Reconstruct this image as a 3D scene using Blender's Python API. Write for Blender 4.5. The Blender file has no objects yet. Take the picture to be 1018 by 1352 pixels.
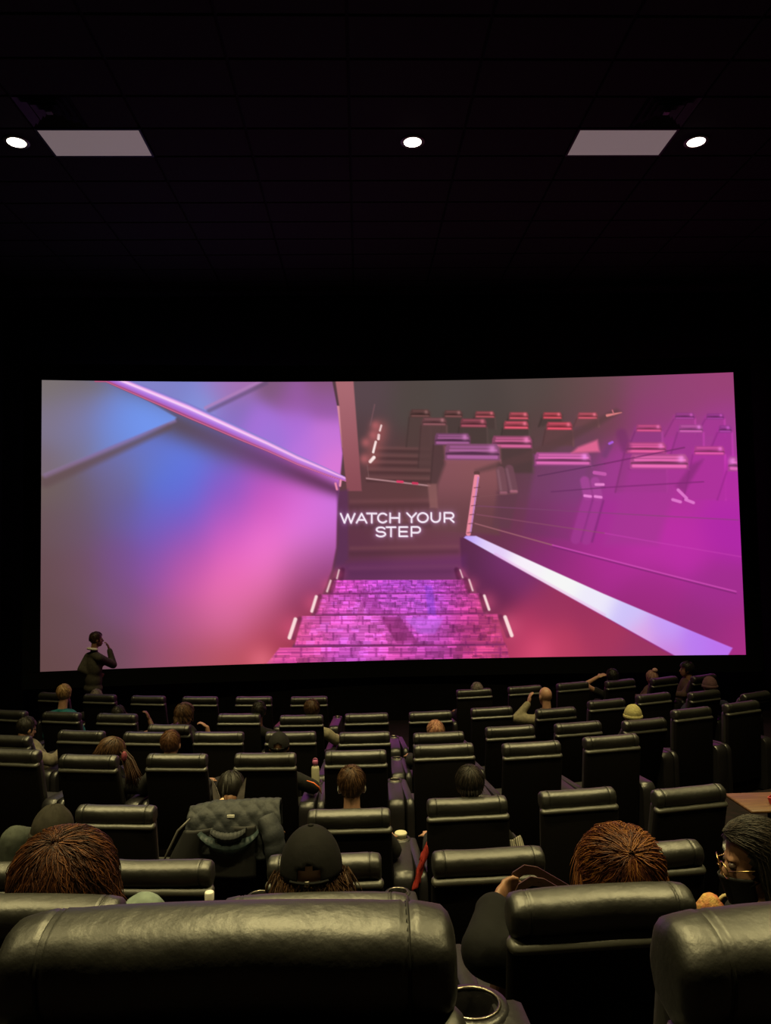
import bpy, bmesh, math, random
import numpy as np
from mathutils import Vector, Matrix, Euler, noise

C = bpy.context.scene.collection
R = math.radians
scene = bpy.context.scene

# ---------------------------------------------------------------- camera
CAM_Z = 3.06                      # a seated viewer's phone, one row behind the last recliners in view
PITCH, YAW, ROLL = R(3.15), R(1.95), R(1.1)
cam_d = bpy.data.cameras.new('camera'); cam = bpy.data.objects.new('camera', cam_d); C.objects.link(cam)
cam_d.sensor_fit = 'HORIZONTAL'; cam_d.sensor_width = 36.0; cam_d.lens = 1000.0 / 1018.0 * 36.0
cam_d.clip_start = 0.02; cam_d.clip_end = 200
_f = Vector((math.sin(YAW) * math.cos(PITCH), math.cos(YAW) * math.cos(PITCH), math.sin(PITCH)))
_r = Vector((math.cos(YAW), -math.sin(YAW), 0)); _u = _r.cross(_f)
_rr = _r * math.cos(ROLL) - _u * math.sin(ROLL); _uu = _u * math.cos(ROLL) + _r * math.sin(ROLL)
_m = Matrix(((_rr.x, _uu.x, -_f.x), (_rr.y, _uu.y, -_f.y), (_rr.z, _uu.z, -_f.z))).to_4x4()
_m.translation = (0, 0, CAM_Z); cam.matrix_world = _m
scene.camera = cam

# ---------------------------------------------------------------- world, view
world = bpy.data.worlds.new('dark_hall'); scene.world = world; world.use_nodes = True
world.node_tree.nodes['Background'].inputs[0].default_value = (0.02, 0.018, 0.02, 1)
world.node_tree.nodes['Background'].inputs[1].default_value = 0.02
vs = scene.view_settings
vs.view_transform = 'Standard'; vs.look = 'None'; vs.gamma = 1.0; vs.use_curve_mapping = False; vs.exposure = 0.0
LAMP_W = 720.0                    # each ceiling downlight
LAMP_COL = (1.0, 0.83, 0.36)
SCREEN_GAIN = 1.0

# ---------------------------------------------------------------- materials
def s2l(c):
    return tuple(((v / 12.92) if v <= 0.04045 else ((v + 0.055) / 1.055) ** 2.4) for v in c)
def rgb(r, g, b): return s2l((r / 255, g / 255, b / 255))
MATS = {}
def mat(name, col, rough=0.6, metal=0.0, col2=None, scale=20.0, bump=0.0, bscale=None, spec=0.5, emit=None, estr=0.0,
        stretch=None, sheen=0.0, alpha=1.0, trans=0.0, coat=0.0, wave=None):
    if name in MATS: return MATS[name]
    m = bpy.data.materials.new(name); m.use_nodes = True
    nt = m.node_tree; b = nt.nodes['Principled BSDF']
    b.inputs['Base Color'].default_value = (*col, 1); b.inputs['Roughness'].default_value = rough
    b.inputs['Metallic'].default_value = metal; b.inputs['Specular IOR Level'].default_value = spec
    if sheen: b.inputs['Sheen Weight'].default_value = sheen
    if coat: b.inputs['Coat Weight'].default_value = coat
    if trans: b.inputs['Transmission Weight'].default_value = trans
    if alpha < 1: b.inputs['Alpha'].default_value = alpha
    if emit: b.inputs['Emission Color'].default_value = (*emit, 1); b.inputs['Emission Strength'].default_value = estr
    tc = nt.nodes.new('ShaderNodeTexCoord'); src = tc.outputs['Object']
    if stretch:
        mp = nt.nodes.new('ShaderNodeMapping'); mp.inputs['Scale'].default_value = stretch
        nt.links.new(src, mp.inputs[0]); src = mp.outputs[0]
    if col2 is not None:
        n = nt.nodes.new('ShaderNodeTexNoise'); n.inputs['Scale'].default_value = scale; n.inputs['Detail'].default_value = 5
        if wave:
            n = nt.nodes.new('ShaderNodeTexWave'); n.inputs['Scale'].default_value = scale; n.inputs['Distortion'].default_value = wave
        nt.links.new(src, n.inputs['Vector'])
        rp = nt.nodes.new('ShaderNodeValToRGB')
        rp.color_ramp.elements[0].position = 0.35; rp.color_ramp.elements[1].position = 0.65
        rp.color_ramp.elements[0].color = (*col, 1); rp.color_ramp.elements[1].color = (*col2, 1)
        nt.links.new(n.outputs[1] if not wave else n.outputs[1], rp.inputs[0]); nt.links.new(rp.outputs[0], b.inputs['Base Color'])
        if not wave: nt.links.new(n.outputs[0], rp.inputs[0])
    if bump:
        n2 = nt.nodes.new('ShaderNodeTexNoise'); n2.inputs['Scale'].default_value = bscale or scale; n2.inputs['Detail'].default_value = 6
        nt.links.new(src, n2.inputs['Vector'])
        bp = nt.nodes.new('ShaderNodeBump'); bp.inputs['Strength'].default_value = bump; bp.inputs['Distance'].default_value = 0.01
        nt.links.new(n2.outputs[0], bp.inputs['Height']); nt.links.new(bp.outputs[0], b.inputs['Normal'])
    MATS[name] = m
    return m

M_LEATHER = mat('black_leather', (0.011, 0.0105, 0.009), 0.45, bump=0.3, bscale=26, spec=0.9)
M_LIP = mat('black_leather_lit_lip', (0.038, 0.037, 0.029), 0.46, bump=0.12, bscale=40, spec=1.0)  # same black leather, base colour lightened so the lip looks lit from above
M_SHELL = mat('black_vinyl_back', (0.0035, 0.0028, 0.0028), 0.8, bump=0.1, bscale=60, spec=0.08)
M_SEAM = mat('seam_thread', (0.006, 0.006, 0.005), 0.6)
M_ARM = mat('armrest_vinyl', (0.013, 0.012, 0.014), 0.36, bump=0.12, bscale=50, spec=0.6)
M_RING = mat('cup_ring_metal', (0.30, 0.27, 0.22), 0.30, metal=1.0)
M_WELL = mat('cup_well_black', (0.004, 0.004, 0.004), 0.6)
M_CARPET = mat('dark_carpet', (0.010, 0.008, 0.009), 0.95, col2=(0.016, 0.010, 0.012), scale=9, bump=0.4, bscale=220, spec=0.1)
M_WALL = mat('black_wall_fabric', (0.0045, 0.004, 0.0045), 0.95, col2=(0.0065, 0.0055, 0.006), scale=5, bump=0.3, bscale=150, spec=0.1)
M_TILE = mat('charcoal_ceiling_tile', (0.014, 0.0125, 0.011), 0.92, col2=(0.018, 0.016, 0.014), scale=60, bump=0.3, bscale=180, spec=0.2)
M_BLACK = mat('matte_black', (0.004, 0.004, 0.004), 0.85, spec=0.2)
M_GRILLE = mat('dark_grey_metal', (0.006, 0.0055, 0.006), 0.6, spec=0.3)
M_TRIM = mat('lamp_trim_metal', (0.10, 0.09, 0.08), 0.5, metal=0.6)
M_WHITE = mat('white_plastic', (0.70, 0.68, 0.62), 0.4)

# ---------------------------------------------------------------- mesh helpers
class MB:
    def __init__(s): s.v = []; s.f = []
    def add(s, vs, fs):
        o = len(s.v); s.v += [tuple(p) for p in vs]; s.f += [tuple(i + o for i in f) for f in fs]; return s
    def ellipsoid(s, c, r, M=None, nu=16, nv=10):
        vs = []; fs = []; c = Vector(c)
        for j in range(1, nv):
            t = math.pi * j / nv
            for i in range(nu):
                a = 2 * math.pi * i / nu
                p = Vector((r[0] * math.sin(t) * math.cos(a), r[1] * math.sin(t) * math.sin(a), r[2] * math.cos(t)))
                vs.append(c + (M @ p if M else p))
        top = Vector((0, 0, r[2])); bot = Vector((0, 0, -r[2]))
        vs.append(c + (M @ top if M else top)); vs.append(c + (M @ bot if M else bot)); T = len(vs) - 2; B = T + 1
        for j in range(nv - 2):
            for i in range(nu):
                k = (i + 1) % nu
                fs.append((j * nu + i, (j + 1) * nu + i, (j + 1) * nu + k, j * nu + k))
        for i in range(nu):
            k = (i + 1) % nu
            fs.append((T, i, k)); fs.append((B, (nv - 2) * nu + k, (nv - 2) * nu + i))
        return s.add(vs, fs)
    def tube(s, path, rad, n=8, caps=True, flat=None, closed=False):
        P = [Vector(p) for p in path]; N = len(P); vs = []; fs = []
        if not hasattr(rad, '__len__'): rad = [rad] * N
        up = None
        for i in range(N):
            if closed: d = P[(i + 1) % N] - P[i - 1]
            else: d = P[min(i + 1, N - 1)] - P[max(i - 1, 0)]
            if d.length < 1e-9: d = Vector((0, 0, 1))
            d.normalize()
            if up is None:
                up = Vector((0, 0, 1)) if abs(d.z) < 0.9 else Vector((1, 0, 0))
            x = d.cross(up)
            if x.length < 1e-6: x = d.cross(Vector((0, 1, 0.1)))
            x.normalize(); y = x.cross(d); up = y
            for k in range(n):
                a = 2 * math.pi * k / n
                vs.append(P[i] + (x * math.cos(a) + y * math.sin(a) * (flat or 1)) * rad[i])
        for i in range(N if closed else N - 1):
            j = (i + 1) % N
            for k in range(n):
                l = (k + 1) % n
                fs.append((i * n + k, i * n + l, j * n + l, j * n + k))
        if caps and not closed:
            fs.append(tuple(range(n))[::-1]); fs.append(tuple((N - 1) * n + k for k in range(n)))
        return s.add(vs, fs)
    def capsule(s, p, q, r0, r1=None, n=12):
        r1 = r0 if r1 is None else r1
        p = Vector(p); q = Vector(q); d = q - p
        if d.length < 1e-6: return s.ellipsoid(p, (r0, r0, r0))
        d.normalize(); path = []; rad = []
        for t in (0.05, 0.35, 0.7, 1.0):
            path.append(p - d * r0 * math.cos(t * math.pi / 2)); rad.append(r0 * math.sin(t * math.pi / 2))
        for t in (1.0, 0.7, 0.35, 0.05):
            path.append(q + d * r1 * math.cos(t * math.pi / 2)); rad.append(r1 * math.sin(t * math.pi / 2))
        return s.tube(path, rad, n)
    def box(s, a, b):
        (x0, y0, z0), (x1, y1, z1) = a, b
        vs = [(x0, y0, z0), (x1, y0, z0), (x1, y1, z0), (x0, y1, z0), (x0, y0, z1), (x1, y0, z1), (x1, y1, z1), (x0, y1, z1)]
        return s.add(vs, [(0, 3, 2, 1), (4, 5, 6, 7), (0, 1, 5, 4), (1, 2, 6, 5), (2, 3, 7, 6), (3, 0, 4, 7)])
    def rbox(s, a, b, r, seg=2):
        bm = bmesh.new(); bmesh.ops.create_cube(bm, size=1)
        for v in bm.verts:
            v.co = Vector([a[i] + (v.co[i] + 0.5) * (b[i] - a[i]) for i in range(3)])
        bmesh.ops.bevel(bm, geom=bm.edges[:] , offset=r, segments=seg, profile=0.5, affect='EDGES')
        bm.verts.index_update()
        vs = [v.co.copy() for v in bm.verts]; fs = [tuple(v.index for v in f.verts) for f in bm.faces]; bm.free()
        return s.add(vs, fs)
    def lathe(s, prof, c=(0, 0, 0), n=24, M=None):
        vs = []; fs = []; c = Vector(c)
        for (r, z) in prof:
            for k in range(n):
                a = 2 * math.pi * k / n; p = Vector((r * math.cos(a), r * math.sin(a), z))
                vs.append(c + (M @ p if M else p))
        for i in range(len(prof) - 1):
            for k in range(n):
                l = (k + 1) % n
                fs.append((i * n + k, i * n + l, (i + 1) * n + l, (i + 1) * n + k))
        return s.add(vs, fs)
    def grid(s, fn, nu, nv):
        vs = [fn(i / nu, j / nv) for j in range(nv + 1) for i in range(nu + 1)]
        fs = [(j * (nu + 1) + i, j * (nu + 1) + i + 1, (j + 1) * (nu + 1) + i + 1, (j + 1) * (nu + 1) + i) for j in range(nv) for i in range(nu)]
        return s.add(vs, fs)
    def mesh(s, name, m=None, smooth=True, angle=None):
        me = bpy.data.meshes.new(name); me.from_pydata([tuple(p) for p in s.v], [], s.f); me.validate(); 
        if m: me.materials.append(m)
        if smooth: me.polygons.foreach_set('use_smooth', [True] * len(me.polygons))
        if smooth and angle: 
            try: me.set_sharp_from_angle(angle=R(angle))
            except Exception: pass
        me.update(); return me

def link(name, me, parent=None, loc=None, rot=None):
    o = bpy.data.objects.new(name, me); C.objects.link(o)
    if parent: o.parent = parent
    if loc is not None: o.location = loc
    if rot is not None: o.rotation_euler = rot
    return o
def tag(o, label, cat, group=None):
    o['label'] = label; o['category'] = cat
    if group: o['group'] = group
    return o
def thing(name, label, cat, loc=(0, 0, 0), rotz=0, group=None):
    o = bpy.data.objects.new(name, None); C.objects.link(o); o.empty_display_size = 0.1
    o.location = loc; o.rotation_euler = (0, 0, rotz)
    return tag(o, label, cat, group)
def struct(name, me, parent=None):
    o = link(name, me, parent)
    if not parent: o['kind'] = 'structure'
    return o
def copy_tree(o, parent=None):
    c = o.copy(); C.objects.link(c); c.parent = parent
    for ch in o.children: copy_tree(ch, c)
    return c

# ================================================================ the hall
XL, XR, YB, YF, ZC = -6.75, 7.75, -3.2, 14.5, 8.06

# row tables: floor height, then one (x, y, heading in degrees, recline in degrees) for each recliner
ROWS = {
    'A': (-0.01, [(-4.7, 11.83, -19.1, 12.2), (-3.93, 11.58, -16.2, 11.2), (-3.15, 11.38, -13.2, 12.5), (-2.36, 11.22, -10.1, 12.8), (-1.57, 11.1, -6.8, 12.2), (-0.77, 11.03, -3.6, 13.8), (1.64, 11.11, 8.1, 4.0), (2.43, 11.25, 12.1, 3.0), (3.21, 11.45, 16.0, 3.0), (3.98, 11.69, 19.6, 10.2), (4.73, 11.99, 23.1, 17.8), (5.46, 12.32, 26.2, 24.8)]),
    'B': (0.07, [(-4.59, 10.12, -18.6, 12.0), (-3.84, 9.89, -15.8, 10.5), (-3.08, 9.69, -12.9, 10.0), (-2.31, 9.54, -9.8, 32.0), (-1.53, 9.43, -6.7, 6.2), (-0.75, 9.36, -3.5, 12.5), (0.04, 9.33, -0.3, 10.8), (0.82, 9.35, 3.8, 11.2), (1.6, 9.43, 7.9, 6.8), (2.38, 9.57, 11.8, 20.8), (3.14, 9.75, 15.6, 9.0), (3.89, 9.99, 19.2, 3.0), (4.62, 10.27, 22.6, 13.8), (5.34, 10.59, 25.7, 32.0)]),
    'C': (0.17, [(-3.77, 8.47, -15.6, 22.5), (-3.03, 8.28, -12.7, 6.5), (-2.28, 8.13, -9.7, 7.0), (-1.52, 8.02, -6.7, 4.8), (-0.76, 7.96, -3.5, 6.2), (0.01, 7.93, -0.4, 10.8), (0.77, 7.95, 3.5, 16.8), (1.54, 8.02, 7.5, 10.5), (2.29, 8.15, 11.4, 12.8), (3.04, 8.33, 15.1, 18.5), (3.77, 8.55, 18.7, 3.0), (4.49, 8.82, 22.0, 3.0)]),
    'D': (0.33, [(-3.12, 6.95, -13.1, 11.5), (-2.37, 6.8, -10.1, 17.5), (-1.6, 6.68, -7.0, 13.8), (-0.84, 6.61, -3.9, 13.0), (-0.07, 6.58, -0.7, 11.2), (0.7, 6.6, 3.2, 3.2), (1.47, 6.67, 7.2, 9.5), (2.23, 6.79, 11.1, 7.0)]),
    'E': (0.4, [(-1.62, 5.05, -7.1, 8.8), (-0.86, 4.97, -3.9, 12.2), (-0.1, 4.94, -0.8, 15.2), (0.67, 4.95, 3.0, 5.5), (1.43, 5.02, 7.0, 3.0), (2.18, 5.14, 10.9, 13.0)]),
    'F': (0.62, [(-1.71, 3.69, -7.4, 16.0), (-0.96, 3.61, -4.3, 13.2), (-0.19, 3.57, -1.2, 10.2), (0.57, 3.58, 2.5, 10.8), (1.33, 3.64, 6.4, 14.5)]),
    'G': (1.06, [(-0.94, 2.17, -4.3, 9.2), (-0.14, 2.13, -1.0, 10.2), (0.65, 2.14, 2.9, 11.5), (1.44, 2.21, 7.0, 19.0)]),
    'H': (1.58, [(-0.16, 0.88, -1.1, 8.0), (0.6, 0.89, 2.6, 12.0)]),
}
def row_y(y0, x):                      # the rows bow towards the screen at both ends
    return y0 + (0.046 if x > 0.1 else 0.036) * (x - 0.1) ** 2
ROW_Y0 = dict(A=11.0, B=9.33, C=7.93, D=6.58, E=4.94, F=3.57, G=2.13, H=0.88)

# floor: the flat front and one stepped tier for each row behind it
def tier(y0, z, name):
    n = 24; xs = [XL + (XR - XL) * i / n for i in range(n + 1)]
    mb = MB(); front = [(x, min(row_y(y0, x) - 0.30, YF), ) for x in xs]
    vs = []
    for zz in (-0.2, z):
        vs += [(x, y, zz) for (x, y) in front] + [(x, YB, zz) for x in xs]
    k = n + 1; fs = []
    for i in range(n):
        fs.append((2 * k + i, 2 * k + i + 1, 3 * k + i + 1, 3 * k + i))       # top
        fs.append((i, i + 1, 2 * k + i + 1, 2 * k + i))                        # riser
    mb.add(vs, fs)
    return mb.mesh(name, M_CARPET, smooth=False)
mb = MB(); mb.box((XL, YB, -0.3), (XR, YF, 0.0)); struct('floor', mb.mesh('floor', M_CARPET, False))
order = 'ABCDEFGH'
for i, k in enumerate(order):
    z = ROWS[order[i + 1]][0] if i < 7 else 2.10
    struct('floor', tier(ROW_Y0[k], z, 'floor_tier'))

for nm, a, b in (('wall_left', (XL - 0.2, YB, -0.3), (XL, YF, ZC)), ('wall_right', (XR, YB, -0.3), (XR + 0.2, YF, ZC)),
                 ('wall_front', (XL - 0.2, YF, -0.3), (XR + 0.2, YF + 0.2, ZC)), ('wall_back', (XL - 0.2, YB - 0.2, -0.3), (XR + 0.2, YB, ZC))):
    mb = MB(); mb.box(a, b); struct(nm, mb.mesh(nm, M_WALL, False))
mb = MB(); mb.box((XL - 0.2, YB - 0.2, ZC + 0.03), (XR + 0.2, YF + 0.2, ZC + 0.25)); ceil = struct('ceiling', mb.mesh('ceiling', M_BLACK, False))
# lay-in tiles: columns and rows of the ceiling grid
TX = [-6.14, -4.92, -3.70, -2.48, -1.26, -0.04, 1.32, 2.68, 3.90, 5.12, 6.34, 7.70]
TY = [5.525 + 0.625 * k for k in range(15)]
tile_cache = {}
def in_fixture(x0, x1, y0, y1):
    cx, cy = (x0 + x1) / 2, (y0 + y1) / 2
    return (abs(cy - 8.96) < 0.1 and (abs(cx + 3.09) < 0.1 or abs(cx - 3.29) < 0.1))
for i in range(len(TX) - 1):
    for j in range(len(TY) - 1):
        x0, x1, y0, y1 = TX[i], TX[i + 1], TY[j], TY[j + 1]
        if in_fixture(x0, x1, y0, y1): continue
        halves = [(x0, x1)]
        if j == 4 and i in (2, 8): halves = [(x0 + 0.62, x1)] if i == 2 else [(x0 - 0.0, x0 + 0.0)]
        if j == 4 and i == 7: halves = [(x0, x0 + 0.61)]
        if i == 8 and j == 4: halves = [(x0, x1)]
        for (a, b) in halves:
            w = round(b - a - 0.03, 3); d = 0.595
            if (w, d) not in tile_cache:
                t = MB(); t.rbox((-w / 2, -d / 2, 0), (w / 2, d / 2, 0.028), 0.006, 1); tile_cache[(w, d)] = t.mesh('tile', M_TILE, False)
            link('tile', tile_cache[(w, d)], ceil, ((a + b) / 2, (y0 + y1) / 2, ZC))

# ================================================================ the screen and its projected picture
SX0, SX1, SZ0, SZ1 = -5.645, 6.935, 1.11, 6.28
SCX, SHW = (SX0 + SX1) / 2, (SX1 - SX0) / 2
def screen_y(x): return 14.0 - 0.40 * ((x - SCX) / SHW) ** 2

def paint(U, V):
    """Colours (sRGB) of the projected still, in the picture's own coordinates (U across, V down)."""
    top = 505 + 5.5 * U - 22.5 * U * U; bot = 886 - 34.5 * U + 13.5 * U * U
    X = 55 - 2 * V + U * (913 + 19 * V); Y = top + (bot - top) * V
    def smooth(t): t = np.clip(t, 0, 1); return t * t * (3 - 2 * t)
    def rbf(pts, sig):
        num = np.zeros((len(X), 3)); den = np.full(len(X), 1e-12)
        for (x, y, c) in pts:
            w = np.exp(-(((X - x) ** 2 + (Y - y) ** 2) / (2 * sig * sig))) + 1e-7 / (1 + ((X - x) ** 2 + (Y - y) ** 2) / 1e3)
            num += w[:, None] * (np.array(c) / 255.0); den += w
        return num / den[:, None]
    def poly(pts, soft=1.2):
        P = np.array(pts, float); inside = np.zeros(len(X), bool); d = np.full(len(X), 1e9); n = len(P)
        for i in range(n):
            x0, y0 = P[i]; x1, y1 = P[(i + 1) % n]
            c = ((y0 > Y) != (y1 > Y))
            if y1 != y0: inside ^= c & (X < (x1 - x0) * (Y - y0) / (y1 - y0) + x0)
            dx, dy = x1 - x0, y1 - y0; t = np.clip(((X - x0) * dx + (Y - y0) * dy) / (dx * dx + dy * dy + 1e-9), 0, 1)
            d = np.minimum(d, np.hypot(X - x0 - t * dx, Y - y0 - t * dy))
        return smooth(0.5 + np.where(inside, d, -d) / (2 * soft))
    def seg(p, q, w0, w1=None, soft=0.8):
        w1 = w0 if w1 is None else w1
        dx, dy = q[0] - p[0], q[1] - p[1]; t = np.clip(((X - p[0]) * dx + (Y - p[1]) * dy) / (dx * dx + dy * dy + 1e-9), 0, 1)
        d = np.hypot(X - p[0] - t * dx, Y - p[1] - t * dy); w = w0 + (w1 - w0) * t
        return smooth(0.5 + (w - d) / (2 * soft))
    def glow(c, r): return np.exp(-((X - c[0]) ** 2 + (Y - c[1]) ** 2) / (2 * r * r))
    img = np.zeros((len(X), 3))
    def put(m, c, a=1.0):
        c = np.array(c, float) / 255.0 if not isinstance(c, np.ndarray) else c
        mm = np.clip(m * a, 0, 1)[:, None]; img[:] = img * (1 - mm) + c * mm

    # --- far hall and floor on the right, warm dark centre
    right = [(480, 520, (88, 70, 76)), (540, 530, (80, 70, 66)), (600, 520, (80, 71, 68)), (560, 600, (78, 62, 60)), (480, 580, (84, 62, 66)), (700, 510, (86, 73, 70)),
             (640, 530, (78, 68, 65)), (760, 520, (95, 73, 72)), (800, 508, (108, 76, 82)), (850, 505, (136, 72, 104)), (900, 515, (148, 66, 116)), (955, 505, (152, 66, 116)), (960, 560, (160, 60, 142)),
             (850, 540, (146, 60, 118)), (800, 540, (112, 66, 76)), (720, 560, (86, 66, 64)), (720, 600, (92, 66, 66)), (760, 580, (104, 66, 80)), (640, 570, (78, 64, 60)), (650, 640, (96, 62, 68)),
             (690, 640, (100, 62, 78)), (680, 690, (102, 56, 72)), (720, 660, (116, 60, 98)), (750, 620, (120, 64, 112)), (820, 620, (160, 58, 142)), (900, 600, (168, 55, 148)), (900, 640, (176, 50, 152)),
             (960, 640, (180, 45, 165)), (965, 700, (176, 40, 166)), (900, 720, (188, 46, 166)), (850, 720, (184, 48, 160)), (800, 690, (166, 48, 148)), (800, 740, (172, 44, 145)), (750, 700, (148, 48, 128)),
             (700, 712, (126, 50, 100)), (650, 720, (106, 50, 78)), (720, 740, (140, 42, 116)), (760, 765, (158, 44, 126)), (860, 780, (164, 44, 138)), (950, 780, (162, 45, 142)), (930, 830, (148, 44, 122)),
             (975, 850, (166, 45, 130)), (850, 810, (150, 40, 115)),
             (500, 640, (96, 60, 64)), (540, 620, (92, 60, 60)), (520, 670, (98, 61, 63)), (520, 705, (102, 60, 66)), (470, 720, (96, 52, 70)), (480, 750, (98, 50, 76)), (560, 720, (106, 60, 70)),
             (540, 745, (112, 56, 86)), (590, 690, (106, 68, 72)), (590, 740, (120, 56, 92)), (600, 640, (112, 72, 76))]
    img[:] = rbf(right, 24)
    # --- below the lit ramp
    low = [(620, 735, (92, 44, 72)), (655, 745, (122, 52, 118)), (690, 758, (122, 48, 106)), (650, 775, (106, 38, 78)), (720, 800, (152, 50, 92)), (690, 835, (188, 58, 100)), (740, 852, (186, 60, 96)),
           (690, 862, (205, 65, 105)), (800, 840, (166, 52, 92)), (850, 858, (152, 50, 96)), (635, 800, (84, 34, 70)), (780, 806, (152, 48, 92)), (655, 830, (120, 40, 74)), (660, 862, (170, 55, 95)), (618, 760, (84, 40, 74))]
    put(poly([(604, 712), (612, 710), (892, 868), (655, 872), (664, 850), (636, 800), (620, 770), (606, 750)], 2), rbf(low, 22))
    # --- stairs climbing away in the middle
    for k, y in enumerate((592, 602, 611, 621, 632)):
        put(seg((486 - k * 2, y), (562, y + 1), 2.2, soft=2), (118, 76, 76), 0.45); put(seg((486 - k * 2, y + 4), (562, y + 5), 2, soft=2), (70, 44, 46), 0.5)
    for y in (664, 690, 726, 752): put(seg((456, y), (600, y - 3), 2.5, soft=3), (128, 78, 84), 0.35); put(seg((456, y + 7), (600, y + 4), 3, soft=4), (72, 42, 50), 0.35)
    put(poly([(440, 745), (612, 735), (612, 768), (436, 770)], 8), (105, 45, 110), 0.45)
    for (p, q, w) in (((497, 562), (495, 569), 1.2), ((493.5, 575), (493, 580), 1.8), ((489.5, 584), (486, 598), 1.5), ((487, 605), (482, 610.5), 2.2)):
        put(glow(((p[0] + q[0]) / 2, (p[1] + q[1]) / 2), 8), (170, 90, 90), 0.5)
    for (p, q, w) in (((497, 562), (495, 569), 1.2), ((493.5, 575), (493, 580), 1.8), ((489.5, 584), (486, 598), 1.5), ((487, 605), (482, 610.5), 2.2)):
        put(seg(p, q, w), (255, 235, 232))
    for c in ((474, 607), (476, 585), (486, 575), (489, 562)): put(glow(c, 4.5), (178, 96, 100), 0.8)
    put(seg((488, 534), (482, 562), 0.8), (120, 84, 90), 0.8); put(seg((478, 615), (480, 633), 0.6), (120, 84, 86), .8)
    put(seg((477, 633), (563, 642.5), 1.0), (176, 132, 136)); put(seg((519, 637), (526, 637.5), 1.6), (220, 60, 100)); put(seg((540, 639), (546, 639.5), 1.6), (200, 55, 90))
    # --- recliners in the picture: dark bodies, two-roll headrests
    def chair(x0, x1, y0, y1, col, body, ybot, shear=6, strong=1.0):
        put(poly([(x0 - 2, y0 + 3), (x1 + 1, y0 + 3), (x1 + 2, ybot), (x0 - shear, ybot)], 3), body, 0.85)
        h = (y1 - y0); c = np.array(col, float)
        b0 = np.array(body, float)
        put(seg((x1 + 1, y1), (x1 + 2, ybot), 1.2, soft=1.5), tuple(np.minimum(b0 * 1.25, 255)), 0.6); put(seg((x0 - 2, y1), (x0 - shear, ybot), 1.0, soft=1.5), tuple(b0 * .8), 0.6)
        r_ = h * .32
        put(poly([(x0 + r_ * .4, y0), (x1 - r_ * .6, y0), (x1, y0 + r_), (x1 + .5, y1), (x0 - .5, y1), (x0, y0 + r_ * .8)], 1.3), tuple(c * .55 + b0 * .25), strong)
        put(seg((x0 + h * .35, y0 + h * .20), (x1 - h * .4, y0 + h * .20), h * .07, soft=1.4), tuple(np.minimum(c * .95, 255)), strong * .8)
        put(poly([(x0 + 1, y0 + h * .55), ((x0 + x1) / 2, y0 + h * .48), (x1 - 1, y0 + h * .58), (x1, y0 + h * .68), (x0, y0 + h * .66)], 1.2), tuple(c * .42), strong * .8)
        put(seg((x0 + h * .2, y1 - h * .20), (x1 - h * .2, y1 - h * .18), h * .10, soft=1.2), tuple(c), strong)
        if h > 14: put(seg((x0 + h * .3, y0 + h * .40), (x1 - h * .2, y0 + h * .40), h * .06, soft=1.2), tuple(np.minimum(c * 1.05, 255)), strong * .8)
        put(glow((x1 - h * .45, y0 + h * .32), h * .16), tuple(np.minimum(c * 1.2 + 20, 255)), strong * .7)
    dk = (74, 58, 56)
    for a in ((537, 563, 540, 551, (112, 74, 72), (82, 62, 60), 590), (583, 607, 541, 551, (128, 80, 80), dk, 575), (625, 651, 542, 551, (182, 86, 96), dk, 566), (671, 697, 543, 553, (216, 90, 106), dk, 572),
              (717, 742, 543, 552, (228, 86, 102), dk, 562), (764, 790, 543, 552, (216, 92, 112), (110, 70, 74), 562),
              (553, 585, 551, 562, (142, 88, 94), (88, 62, 62), 618), (605, 640, 552, 564, (172, 82, 100), dk, 590), (664, 697, 555, 566, (236, 92, 116), dk, 590), (722, 756, 556, 567, (236, 86, 110), (96, 64, 66), 588)):
        chair(*a)
    for a in ((570, 618, 572, 588, (164, 94, 148), (84, 58, 60), 640), (648, 702, 575, 592, (212, 100, 152), (78, 58, 58), 625)): chair(*a)
    for a in ((893, 918, 543, 552, (176, 72, 160), (162, 58, 138), 575), (934, 956, 544, 552, (170, 66, 160), (164, 55, 145), 575), (842, 875, 559, 569, (232, 92, 150), (146, 58, 128), 600), (898, 929, 559, 570, (214, 100, 184), (160, 55, 142), 610),
              (950, 966, 560, 570, (176, 70, 168), (166, 50, 150), 600), (828, 881, 583, 598, (242, 100, 168), (150, 56, 130), 650), (918, 957, 588, 600, (236, 92, 176), (172, 50, 152), 660), (962, 976, 602, 622, (226, 104, 186), (178, 46, 160), 660)):
        chair(*a, shear=14, strong=0.9)
    put(poly([(588, 602), (655, 602), (658, 708), (566, 700), (574, 640)], 4), rbf([(600, 620, (138, 84, 92)), (640, 620, (142, 86, 90)), (600, 690, (106, 66, 72)), (640, 690, (104, 62, 70))], 30), 0.95)
    chair(584, 658, 586, 608, (172, 98, 156), (138, 84, 92), 612, 0)
    put(poly([(560, 640), (572, 640), (574, 672), (563, 672)], 2), (140, 92, 92), 0.8)
    # upper rail sloping up to the right
    put(poly([(625, 621), (690, 599), (760, 566), (815, 538), (822, 542), (790, 562), (705, 608), (627, 625)], 4), (90, 62, 64), 0.7)
    chair(706, 781, 597, 615, (236, 112, 190), (124, 62, 112), 616, 0)
    put(poly([(706, 614), (778, 614), (772, 640), (752, 714), (690, 706)], 5), rbf([(720, 630, (118, 62, 102)), (760, 640, (132, 62, 122)), (710, 700, (112, 52, 92)), (750, 700, (140, 50, 120))], 24), 0.8)
    put(poly([(764, 590), (790, 580), (793, 596), (755, 598)], 3), (232, 104, 150), 0.9)
    chair(834, 910, 599, 619, (244, 112, 186), (160, 56, 140), 620, 0)
    put(poly([(832, 620), (908, 620), (896, 640), (870, 720), (800, 720)], 8), (166, 54, 146), 0.75)
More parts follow.
